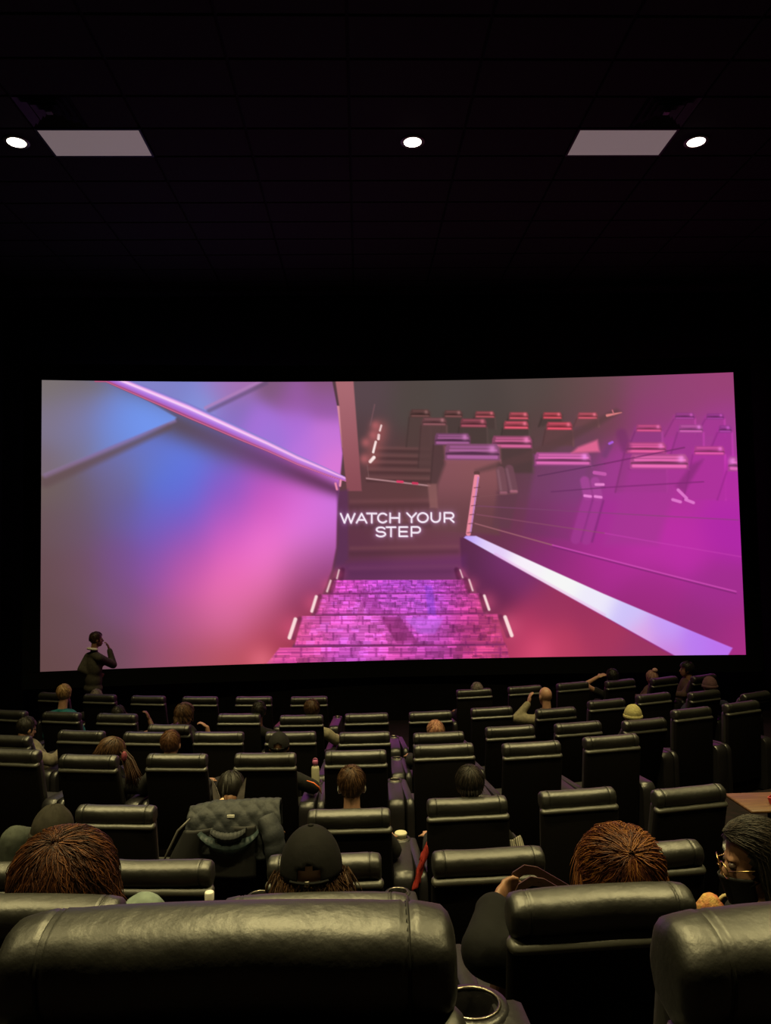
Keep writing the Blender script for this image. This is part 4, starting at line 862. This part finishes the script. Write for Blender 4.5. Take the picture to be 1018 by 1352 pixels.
r_, Hm, org, *_ = person('dark-haired person in black leaning towards the armrest in the second row', (-1.30, 9.61, 1.25), hr=6, seat=('B', 5), top=C_BLACK, skin=SK_D); hair('dark', Hm, r_, org, seed=10)
r_, Hm, org, *_ = person('brown-haired person with one cream sleeve showing', (-0.635, 9.55, 1.26), seat=('B', 6), top=C_CREAM, shoulder=0.19); hair('brown', Hm, r_, org, vol=0.02, length=0.06, n=200, seed=12)
r_, Hm, org, *_ = person('strawberry-blond person low in the third row beside the centre gap', (0.765, 8.14, 1.275), seat=('C', 7), top=C_BLACK); hair('straw', Hm, r_, org, seed=13, n=260, length=0.08)
r_, Hm, org, *_ = person('grey-haired person in black in the front row by the open gap', (1.69, 11.30, 1.125), seat=('A', 7), top=C_BLACK); hair('grey', Hm, r_, org, seed=14)
r_, Hm, org, *_ = person('bald person in a beige shirt with a hand at the cheek', (2.335, 9.76, 1.315), seat=('B', 10), top=C_BEIGE, voxel=0.009, hy=18,
    arms={'L': ((1.95, 9.72, 0.93), (2.13, 9.80, 1.11), (0.25, 0.05, 1), (1, 0.2, 0), 0.6)})
r_, Hm, org, *_ = person('dark-haired person in the front row raising a bare forearm to the head', (3.91, 11.87, 1.18), seat=('A', 10), top=C_BLACK, voxel=0.009,
    arms={'L': ((3.42, 11.72, 0.98), (3.66, 11.80, 1.08), (1, 0.15, 0.35), (0.2, 0.6, -1), 0.4, 'bare')}); hair('dark', Hm, r_, org, vol=0.018, seed=15)
r_, Hm, org, *_ = person('person with rose-brown hair tied in a bun', (4.66, 12.19, 1.09), seat=('A', 11), top=C_BROWN); hair('rose', Hm, r_, org, seed=16, n=220, length=0.09); bn = MB(); bn.ellipsoid((0.03, -0.06, 0.14), (0.045, 0.04, 0.038)); place(bn, 'hair_bun', HM['rose'][1], r_, Hm, org)
r_, Hm, org, *_ = person('dark-haired person in a brown top turned sideways at the row end', (5.36, 12.50, 1.17), hy=75, seat=('A', 12), top=C_BROWN, skin=SK_M, heading=60); hair('dark', Hm, r_, org, seed=17, vol=0.018)
r_, Hm, org, *_ = person('person in a maroon beanie and navy jacket', (4.80, 10.46, 1.255), seat=('B', 13), top=C_NAVY, shoulder=0.22, puff=0.02); hair('dark', Hm, r_, org, seed=18, n=60, vol=0.004); beanie(Hm, r_, org, C_MAROON)
r_, Hm, org, *_ = person('person in a yellow knitted beanie in the third row', (3.02, 8.52, 1.30), seat=('C', 10), top=C_BLACK); hair('dark', Hm, r_, org, seed=19, n=80, vol=0.004); beanie(Hm, r_, org, C_YEL, slouch=0.015)
r_, Hm, org, *_ = person('brown-haired person in the fifth row with pale mask straps at the ears', (-0.085, 5.14, 1.645), seat=('E', 3), top=C_BLACK); hair('brown', Hm, r_, org, vol=0.014, length=0.06, n=900, rad=0.0028, seed=20)
for s in (-1, 1):
    st = MB(); st.tube([(0.088 * s, -0.02, 0.02), (0.092 * s, -0.03, -0.02), (0.085 * s, -0.01, -0.045), (0.06 * s, 0.05, -0.06)], 0.003, 5); place(st, 'ear_strap', M_WHITE, r_, Hm, org)
r_, Hm, org, *_ = person('person with short spiky black hair in the fifth row', (0.705, 5.15, 1.62), seat=('E', 4), top=C_BLACK); hair('dark', Hm, r_, org, vol=0.016, length=0.065, n=1000, rad=0.0028, seed=21, spread=0.6, pole=20)
# fifth row, behind the draped coat
r_, Hm, org, *_ = person('black-haired person with a pale grey stand-up collar beyond the quilted coat', (-0.915, 5.32, 1.575), seat=('E', 2), top=C_RUST, hp=-40, skin=SK_M); hair('dark', Hm, r_, org, seed=22, n=60, dark=0.0, low=-0.13, length=0.12)
for s in (-1, 1):
    cl = MB(); cl.add([Vector((0.045 * s, -0.115, -0.20)), Vector((0.10 * s, -0.10, -0.20)), Vector((0.115 * s, -0.085, -0.05)), Vector((0.075 * s, -0.105, -0.12)),
            Vector((0.045 * s, -0.105, -0.20)), Vector((0.10 * s, -0.09, -0.20)), Vector((0.115 * s, -0.078, -0.05)), Vector((0.075 * s, -0.095, -0.12))], [(0, 1, 2, 3), (7, 6, 5, 4), (0, 4, 5, 1), (1, 5, 6, 2), (2, 6, 7, 3), (3, 7, 4, 0)])
    cl.v = [tuple(Vector(v) + Vector((-0.905, 5.27, 1.635)) - org) for v in cl.v]; link('collar_wing', cl.mesh('collar_wing', C_GREYC, False), r_)
r_, Hm, org, *_ = person('person in an olive hat and grey-green jacket beyond the auburn hair', (-1.54, 3.88, 1.83), seat=('F', 1), top=C_OLIVE, puff=0.012, shoulder=0.20,
    arms={'L': ((-1.72, 3.86, 1.69), (-1.62, 4.04, 1.62), (0.5, 0.8, 0), (0, 0, -1), 0.5)}); hair('dark', Hm, r_, org, seed=23, n=80, vol=0.004); beanie(Hm, r_, org, C_OLH)
# seventh row: the four nearest heads
r_, Hm, org, *_ = person('person with a big shaggy mass of auburn hair and a mint print top', (-0.915, 2.40, 2.185), seat=('G', 1), top=C_MINT, shoulder=0.20, puff=0.01,
    arms={'R': ((-0.660, 2.32, 2.005), (-0.63, 2.52, 1.86), (0, 0.8, -0.4), (0, -0.4, -1), 0.5)}); hair('auburn', Hm, r_, org, vol=0.055, length=0.30, n=5200, rad=0.0013, wave=0.016, low=-0.16, fringe=0.08, seed=24, spread=0.10, width=1.10, smin=0.2, dark=0.3); hair('auburn', Hm, r_, org, vol=0.058, length=0.30, n=900, rad=0.0019, wave=0.022, fringe=0.08, seed=124, spread=0.12, width=1.12, smin=0.3, dark=0.5, shell=False, name='hair_locks')
r_, Hm, org, *_ = person('person in a black cap with long brown hair below it', (-0.165, 2.36, 2.232), seat=('G', 2), top=C_BLACK); hair('brown', Hm, r_, org, vol=0.008, length=0.26, n=1000, rad=0.0022, wave=0.014, low=-0.16, seed=25, spread=0.30, zmax=-0.002); cap_hat(Hm, r_, org, C_CAPB, C_CAPB2)
r_, Hm, org, *_ = person('person with bushy orange hair spraying from the crown, in a black puffer jacket', (0.785, 2.38, 2.17), seat=('G', 3), top=C_PUFF, puff=0.02, voxel=0.008, skin=SK_M,
    arms={'L': ((0.345, 2.26, 1.90), (0.405, 2.44, 1.945), (0.5, 0.8, 0.2), (0.8, -0.3, 0), 0.8)}); hair('orange', Hm, r_, org, vol=0.032, length=0.28, n=5200, rad=0.0013, wave=0.016, low=-0.15, fringe=0.08, seed=26, spread=0.08, pole=52, width=1.05, smin=0.2, dark=0.5); hair('orange', Hm, r_, org, vol=0.036, length=0.28, n=900, rad=0.0019, wave=0.022, fringe=0.08, seed=126, spread=0.10, pole=52, width=1.10, smin=0.3, dark=0.6, shell=False, name='hair_locks')
r_, Hm, org, *_ = person('person with long dark hair, gold glasses and a black face mask, in profile', (1.25, 2.45, 2.175), hy=78, hp=-12, seat=('G', 4), top=C_BLACK, skin=SK_L, voxel=0.007,
    arms={'L': ((1.22, 2.36, 1.72), (1.17, 2.52, 1.75), (-0.1, 1, 0.2), (-0.3, -0.2, 1), 0.6)}); hair('dark', Hm, r_, org, vol=0.014, length=0.46, n=3000, rad=0.0016, wave=0.008, low=-0.16, fringe=0.085, seed=27, spread=0.05, face_y=0.02, pole=-50, smin=0.6, dark=0.6)
gl = MB()
for s in (-1, 1):
    gl.tube([(0.036 * s + 0.027 * math.cos(2 * math.pi * k / 24), 0.112 - abs(0.036 * s + 0.027 * math.cos(2 * math.pi * k / 24)) * 0.18, 0.002 + 0.025 * math.sin(2 * math.pi * k / 24)) for k in range(24)], 0.0022, 6, closed=True)
    gl.tube([(0.063 * s, 0.100, 0.006), (0.080 * s, 0.05, 0.006), (0.086 * s, -0.005, 0.004)], 0.002, 6)
gl.tube([(-0.010, 0.110, 0.006), (0, 0.116, 0.009), (0.010, 0.110, 0.006)], 0.002, 6)
place(gl, 'glasses', mat('gold_metal', (0.75, 0.52, 0.25), 0.25, metal=1.0), r_, Hm, org)
mk = MB(); mk.grid(lambda u, v: (0.064 * math.sin(R(-80 + 160 * u)) * (1 - 0.25 * v), 0.014 + 0.098 * math.cos(R(-80 + 160 * u)) * (1 + 0.12 * math.cos(R(-80 + 160 * u)) ** 6 * (1 - v)), -0.018 - 0.095 * v - 0.012 * abs(2 * u - 1)), 20, 10)
mo = place(mk, 'face_mask', mat('black_mask', (0.008, 0.008, 0.008), 0.8), r_, Hm, org); md = mo.modifiers.new('thickness', 'SOLIDIFY'); md.thickness = 0.003
for s in (-1, 1):
    st = MB(); st.tube([(0.064 * s, 0.045, -0.05), (0.078 * s, 0.01, -0.03), (0.084 * s, -0.012, -0.01)], 0.0025, 5); place(st, 'ear_loop', C_CAPB2, mo, Hm, org)

# ================================================================ things on and around the seats
def seat_pt(k, i, lx, ly, lz):
    x, y, hd, tl = ROWS[k][1][i - 1]; h = R(hd)
    return Vector((x + math.cos(h) * lx - math.sin(h) * ly, y + math.sin(h) * lx + math.cos(h) * ly, ROWS[k][0] + lz))
# white flask in the cup holder of the capped person's recliner
p = seat_pt('D', 4, 0.345, 0.605, 0.532)
t = thing('drink_bottle', 'white metal drink bottle with a pink lid standing in a cup holder', 'bottle', p)
link('bottle_body', MB().lathe([(0.0, 0.0), (0.035, 0.0), (0.037, 0.006), (0.037, 0.215), (0.033, 0.232), (0.022, 0.240), (0.020, 0.252)], n=24).mesh('bottle_body', mat('cream_enamel', (0.36, 0.34, 0.24), 0.4)), t)
lid = link('bottle_lid', MB().lathe([(0.020, 0.248), (0.026, 0.250), (0.026, 0.285), (0.022, 0.290), (0.0, 0.290)], n=20).mesh('bottle_lid', mat('pink_plastic', (0.3, 0.08, 0.17), 0.35)), t)
link('carry_loop', MB().tube([(0.022 * math.cos(R(a)), 0.0, 0.287 + 0.022 * math.sin(R(a))) for a in range(0, 181, 20)], 0.004, 6).mesh('carry_loop', mat('pink_plastic', (0, 0, 0))), lid)
# paper cup
p = seat_pt('E', 3, 0.345, 0.605, 0.532)
t = thing('paper_cup', 'white paper cup with lid standing in a cup holder beside a red coat', 'cup', p)
link('cup_body', MB().lathe([(0.0, 0.0), (0.034, 0.0), (0.041, 0.115), (0.043, 0.118)], n=24).mesh('cup_body', mat('white_paper', (0.42, 0.40, 0.28), 0.6)), t)
link('cup_lid', MB().lathe([(0.043, 0.116), (0.045, 0.120), (0.045, 0.128), (0.039, 0.136), (0.036, 0.131), (0.0, 0.131)], n=24).mesh('cup_lid', mat('white_paper', (0, 0, 0))), t)
# water bottle
p = seat_pt('G', 1, 0.345, 0.605, 0.532)
t = thing('water_bottle', 'clear plastic water bottle with a white cap in a cup holder behind the auburn hair', 'bottle', p)
M_PET = mat('clear_plastic', (0.75, 0.78, 0.78), 0.08, trans=0.9, spec=0.5)
link('bottle_body', MB().lathe([(0.0, 0.0), (0.031, 0.0), (0.034, 0.01), (0.033, 0.06), (0.034, 0.12), (0.034, 0.19), (0.029, 0.225), (0.018, 0.255), (0.014, 0.262), (0.014, 0.275)], n=24).mesh('bottle_body', M_PET), t)
link('screw_cap', MB().lathe([(0.016, 0.268), (0.0165, 0.292), (0.0145, 0.296), (0.0, 0.296)], n=20).mesh('screw_cap', M_WHITE), t)
# phone
t = thing('phone', 'phone with a lit bluish screen held by the person in light grey', 'phone', P6_HAND, R(-10)); t.rotation_euler = (R(55), 0, R(-25))
link('phone_case', MB().rbox((-0.037, -0.075, -0.005), (0.037, 0.075, 0.003), 0.003, 1).mesh('phone_case', M_BLACK), t)
link('phone_screen', MB().rbox((-0.034, -0.070, 0.0025), (0.034, 0.070, 0.0045), 0.0008, 1).mesh('phone_screen', mat('lit_phone_screen', (0.1, 0.1, 0.1), 0.3, emit=(0.55, 0.75, 1.0), estr=0.9)), t)
# small amber glow past the quilted coat, built as a tiny lit screen
t = thing('small_amber_screen', 'tiny amber glowing screen above the quilted coat', 'watch', (-0.925, 5.045, 1.475)); t.rotation_euler = (R(70), R(-25), 0)
link('screen_case', MB().rbox((-0.021, -0.024, -0.006), (0.021, 0.024, 0.004), 0.004, 2).mesh('screen_case', M_BLACK), t)
link('screen_face', MB().rbox((-0.017, -0.019, 0.0035), (0.017, 0.019, 0.006), 0.002, 1).mesh('screen_face', mat('amber_screen', (0.2, 0.1, 0.03), 0.3, emit=(1.0, 0.55, 0.16), estr=0.8)), t)

# quilted coat thrown over the back of a fifth-row recliner
QX, QY, QZ = -0.83, 4.97, 0.40; qs = seat_pt('E', 2, 0, 0, 0)
M_QUILT = mat('blue_grey_quilting', (0.012, 0.015, 0.020), 0.7, col2=(0.007, 0.009, 0.012), scale=12, bump=0.4, bscale=30); M_LIN = mat('black_lining', (0.006, 0.006, 0.007), 0.7); M_TEALL = mat('teal_ribbing', (0.016, 0.032, 0.036), 0.6, col2=(0.008, 0.018, 0.022), scale=25, bump=0.5, bscale=30)
t = thing('quilted_coat', 'dark blue-grey quilted coat draped over the back of a recliner', 'coat', qs)
def over(v):       # path over the headrest roll: front, crest, rear; v in 0..1 gives (y, z) local to the recliner
    pts = [(0.10, 0.90), (0.09, 1.01), (0.045, 1.075), (-0.02, 1.085), (-0.08, 1.045), (-0.105, 0.97), (-0.112, 0.90), (-0.115, 0.83)]
    f = v * (len(pts) - 1); i = min(int(f), len(pts) - 2); w = f - i
    return (pts[i][0] * (1 - w) + pts[i + 1][0] * w, pts[i][1] * (1 - w) + pts[i + 1][1] * w)
def quilt(x, s):   # diamond stitching
    a, b_ = (x + s) / 0.10, (x - s) / 0.10
    return 0.015 * (abs(math.sin(math.pi * a)) * abs(math.sin(math.pi * b_))) ** 0.4
def coat_fn(u, v):
    x = -0.25 + 0.57 * u; y, z = over(v); q = quilt(x, v * 0.55) + 0.01 * noise.noise(Vector((x * 6, v * 4, 1)))
    drop = 0.03 * max(0, -x - 0.08) / 0.15 + 0.05 * max(0, u - 0.9) * 6 * 0.1
    rear = max(0, v - 0.5) * 2
    return (x * (1 + 0.12 * rear), y - q * (0.3 + rear) - 0.02 * rear * math.sin(x * 9 + 1), z + q * (1 - rear) - drop - 0.05 * rear * (0.5 + 0.5 * math.sin(x * 8)))
cm = link('coat_body', MB().grid(coat_fn, 60, 44).mesh('coat_body', M_QUILT), t); md = cm.modifiers.new('thickness', 'SOLIDIFY'); md.thickness = 0.012
def lin_fn(u, v):
    x = -0.26 + 0.44 * u; return ((x - 0.17 * v * (1 - u)) , -0.125 - 0.02 * math.sin(u * 9) - 0.01 * v, 0.99 - 0.02 * (1 - u) - 0.31 * v)
lm = link('lining', MB().grid(lin_fn, 24, 16).mesh('lining', M_LIN), t); md = lm.modifiers.new('thickness', 'SOLIDIFY'); md.thickness = 0.008
link('edge_piping', MB().tube([(-0.23, -0.115, 1.035), (-0.30, -0.135, 0.97), (-0.355, -0.145, 0.86), (-0.43, -0.14, 0.70)], [0.006, 0.008, 0.007, 0.005], 8).mesh('edge_piping', mat('pale_piping', (0.06, 0.055, 0.05), 0.5)), t)
def rib_fn(u, v):
    a = R(200 + 140 * u); r = 0.165 + 0.05 * (v - 0.5) * math.sin(math.pi * u); f = 1 + 0.05 * math.sin(u * 70)
    ph = v * 2 * math.pi
    return (0.02 + 0.19 * math.cos(a) * (1 + 0.05 * math.cos(ph)), -0.165 - 0.035 * math.cos(ph) * f, 1.02 + (0.15 + 0.045 * math.sin(ph) * math.sin(math.pi * u) ** 0.5 * f) * math.sin(a))
link('teal_collar', MB().grid(rib_fn, 60, 14).mesh('teal_collar', M_TEALL), t)
def rib2(u, v):
    a = R(215 + 110 * u); ph = v * 2 * math.pi; f = 1 + 0.06 * math.sin(u * 60)
    return (0.02 + 0.13 * math.cos(a), -0.185 - 0.03 * math.cos(ph) * f, 1.035 + (0.10 + 0.03 * math.sin(ph) * f) * math.sin(a))
link('hood', MB().grid(rib2, 40, 12).mesh('hood', M_QUILT), t)
sl = MB(); P = [(0.24, -0.10, 1.03), (0.285, -0.14, 0.95), (0.30, -0.15, 0.86), (0.31, -0.15, 0.76), (0.325, -0.15, 0.70)]; n = 18; vs = []; RR = [0.06, 0.072, 0.070, 0.066, 0.055]
pp = []; rr = []
for i in range(4):
    for s in range(6):
        w = s / 6; pp.append(Vector(P[i]).lerp(Vector(P[i + 1]), w)); rr.append((RR[i] * (1 - w) + RR[i + 1] * w) * (1 + 0.10 * abs(math.sin((i * 6 + s) * 0.62))))
sl.tube(pp, rr, 18, flat=0.7); link('sleeve', sl.mesh('sleeve', M_QUILT), t)
link('size_tag', MB().box((0.0, -0.118, 1.035), (0.045, -0.112, 1.05)).mesh('size_tag', M_WHITE, False), t)

# brown tote on the lap beside the orange-haired person
M_TAN = mat('dark_brown_leather', (0.045, 0.018, 0.010), 0.45, col2=(0.03, 0.012, 0.008), scale=15, bump=0.15, bscale=50)
t = thing('handbag', 'dark brown leather handbag with a stiff handle held against the headrest', 'bag', (0.57, 2.50, 1.52))
bm_ = MB(); pr = [(-0.20, 0.0), (0.20, 0.0), (0.17, 0.36), (-0.13, 0.36)]
bm_.add([(x, y, z) for y in (-0.05, 0.05) for (x, z) in pr], [(0, 1, 2, 3), (7, 6, 5, 4), (0, 4, 5, 1), (1, 5, 6, 2), (2, 6, 7, 3), (3, 7, 4, 0)])
bo = link('bag_body', bm_.mesh('bag_body', M_TAN, False), t); bv = bo.modifiers.new('soft_edges', 'BEVEL'); bv.width = 0.02; bv.segments = 3
hd_ = [(-0.13, 0.34), (-0.115, 0.40), (-0.075, 0.475), (-0.045, 0.492), (-0.01, 0.485), (0.09, 0.425), (0.13, 0.385), (0.16, 0.345)]
for yy in (-0.045, 0.045):
    h_ = MB(); vs = []
    for k, (x, z) in enumerate(hd_):
        a = hd_[max(0, k - 1)]; b_ = hd_[min(len(hd_) - 1, k + 1)]; dx, dz = b_[0] - a[0], b_[1] - a[1]; L_ = math.hypot(dx, dz); nx, nz = -dz / L_, dx / L_
        for (o1, o2) in ((-0.014, -0.003), (0.014, -0.003), (0.014, 0.003), (-0.014, 0.003)): vs.append((x + nx * o1, yy + o2, z + nz * o1))
    N = len(hd_); fs = [(i * 4 + j, i * 4 + (j + 1) % 4, (i + 1) * 4 + (j + 1) % 4, (i + 1) * 4 + j) for i in range(N - 1) for j in range(4)]
    h_.add(vs, fs); h_.f += [(0, 1, 2, 3), (N * 4 - 1, N * 4 - 2, N * 4 - 3, N * 4 - 4)]
    link('handle', h_.mesh('handle', M_TAN, False), t)
# yellow woven pouch behind the last row's second recliner
t = thing('woven_pouch', 'small yellow and red woven pouch with a loop handle', 'pouch', (1.165, 2.60, 1.775))
M_WEAVE = mat('yellow_red_weave', (0.45, 0.29, 0.08), 0.8, col2=(0.34, 0.05, 0.03), scale=26, bump=0.8, bscale=80)
pb = MB(); pb.lathe([(0.0, 0.0), (0.05, 0.0), (0.06, 0.015), (0.048, 0.07), (0.024, 0.105), (0.012, 0.112), (0.0, 0.113)], n=28)
link('pouch_body', pb.mesh('pouch_body', M_WEAVE), t)
link('loop_handle', MB().tube([(0.052 + 0.028 * math.cos(R(a)), -0.01, 0.082 + 0.028 * math.sin(R(a))) for a in range(-100, 170, 15)], [0.006] * 18, 8).mesh('loop_handle', mat('pale_yellow_cord', (0.42, 0.33, 0.15), 0.7, bump=0.6, bscale=90)), t)

# wooden tray on a post beside the fifth row
t = thing('tray_table', 'brown wooden swivel tray table on a post at the end of the fifth row', 'tray table', (3.02, 5.85, ROWS['D'][0]))
M_WOOD = mat('brown_wood', (0.12, 0.055, 0.018), 0.5, col2=(0.07, 0.03, 0.011), scale=6, stretch=(1, 9, 1), bump=0.1, bscale=20)
link('tray_top', MB().rbox((-0.15, -0.20, 0.745), (0.36, 0.22, 0.77), 0.01, 2).mesh('tray_top', M_WOOD), t)
link('tray_post', MB().lathe([(0.09, 0.0), (0.09, 0.012), (0.025, 0.02), (0.022, 0.70), (0.05, 0.745)], (0.1, 0.0, 0), 18).mesh('tray_post', M_GRILLE), t)
b_ = thing('popcorn_carton', 'red snack carton standing on the wooden tray', 'carton', (3.13, 5.78, ROWS['D'][0] + 0.77))
link('carton_body', MB().lathe([(0.0, 0.0), (0.05, 0.0), (0.065, 0.05), (0.062, 0.05)], n=4).mesh('carton_body', mat('red_card', (0.45, 0.03, 0.03), 0.6), False), b_)
link('carton_rim', MB().lathe([(0.065, 0.048), (0.067, 0.052), (0.06, 0.054)], n=4).mesh('carton_rim', mat('red_card', (0, 0, 0)), False), b_)

# red coat and striped blanket at the spiky-haired person's recliner
def drape(name, label, cat, pts, wid, m, part):
    t = thing(name, label, cat, pts[0]); o = Vector(pts[0]); P = [Vector(q) - o for q in pts]
    def fn(u, v):
        f = v * (len(P) - 1); i = min(int(f), len(P) - 2); q = P[i].lerp(P[i + 1], f - i)
        return q + Vector(wid) * (u - 0.5) + Vector((0, 0.012 * math.sin(u * 14 + v * 3), 0.010 * math.sin(u * 9 + v * 5)))
    ob = link(part, MB().grid(fn, 20, 24).mesh(part, m), t); md = ob.modifiers.new('thickness', 'SOLIDIFY'); md.thickness = 0.02
    return t
a = seat_pt('E', 4, -0.31, 0.05, 0.64)
drape('red_coat', 'red coat slung over the armrest beside the paper cup', 'coat', [a + Vector((0.055, 0.05, 0.13)), a + Vector((0.03, 0.03, 0.08)), a + Vector((-0.01, 0.01, 0.02)), a + Vector((-0.03, -0.03, -0.08))], (0.06, 0.14, 0.03), cloth('red_cloth', (0.20, 0.014, 0.010)), 'coat_cloth')
a = seat_pt('E', 4, 0.33, 0.06, 0.64)
drape('striped_blanket', 'grey and white striped cloth over an armrest by the spiky-haired person', 'blanket', [a + Vector((-0.03, 0.06, 0.12)), a + Vector((0.0, 0.03, 0.06)), a + Vector((0.02, -0.01, 0.0)), a + Vector((0.03, -0.05, -0.10))], (0.10, 0.05, 0.0), mat('grey_stripes', (0.24, 0.22, 0.17), 0.8, col2=(0.05, 0.045, 0.04), scale=22, wave=1.0), 'cloth')
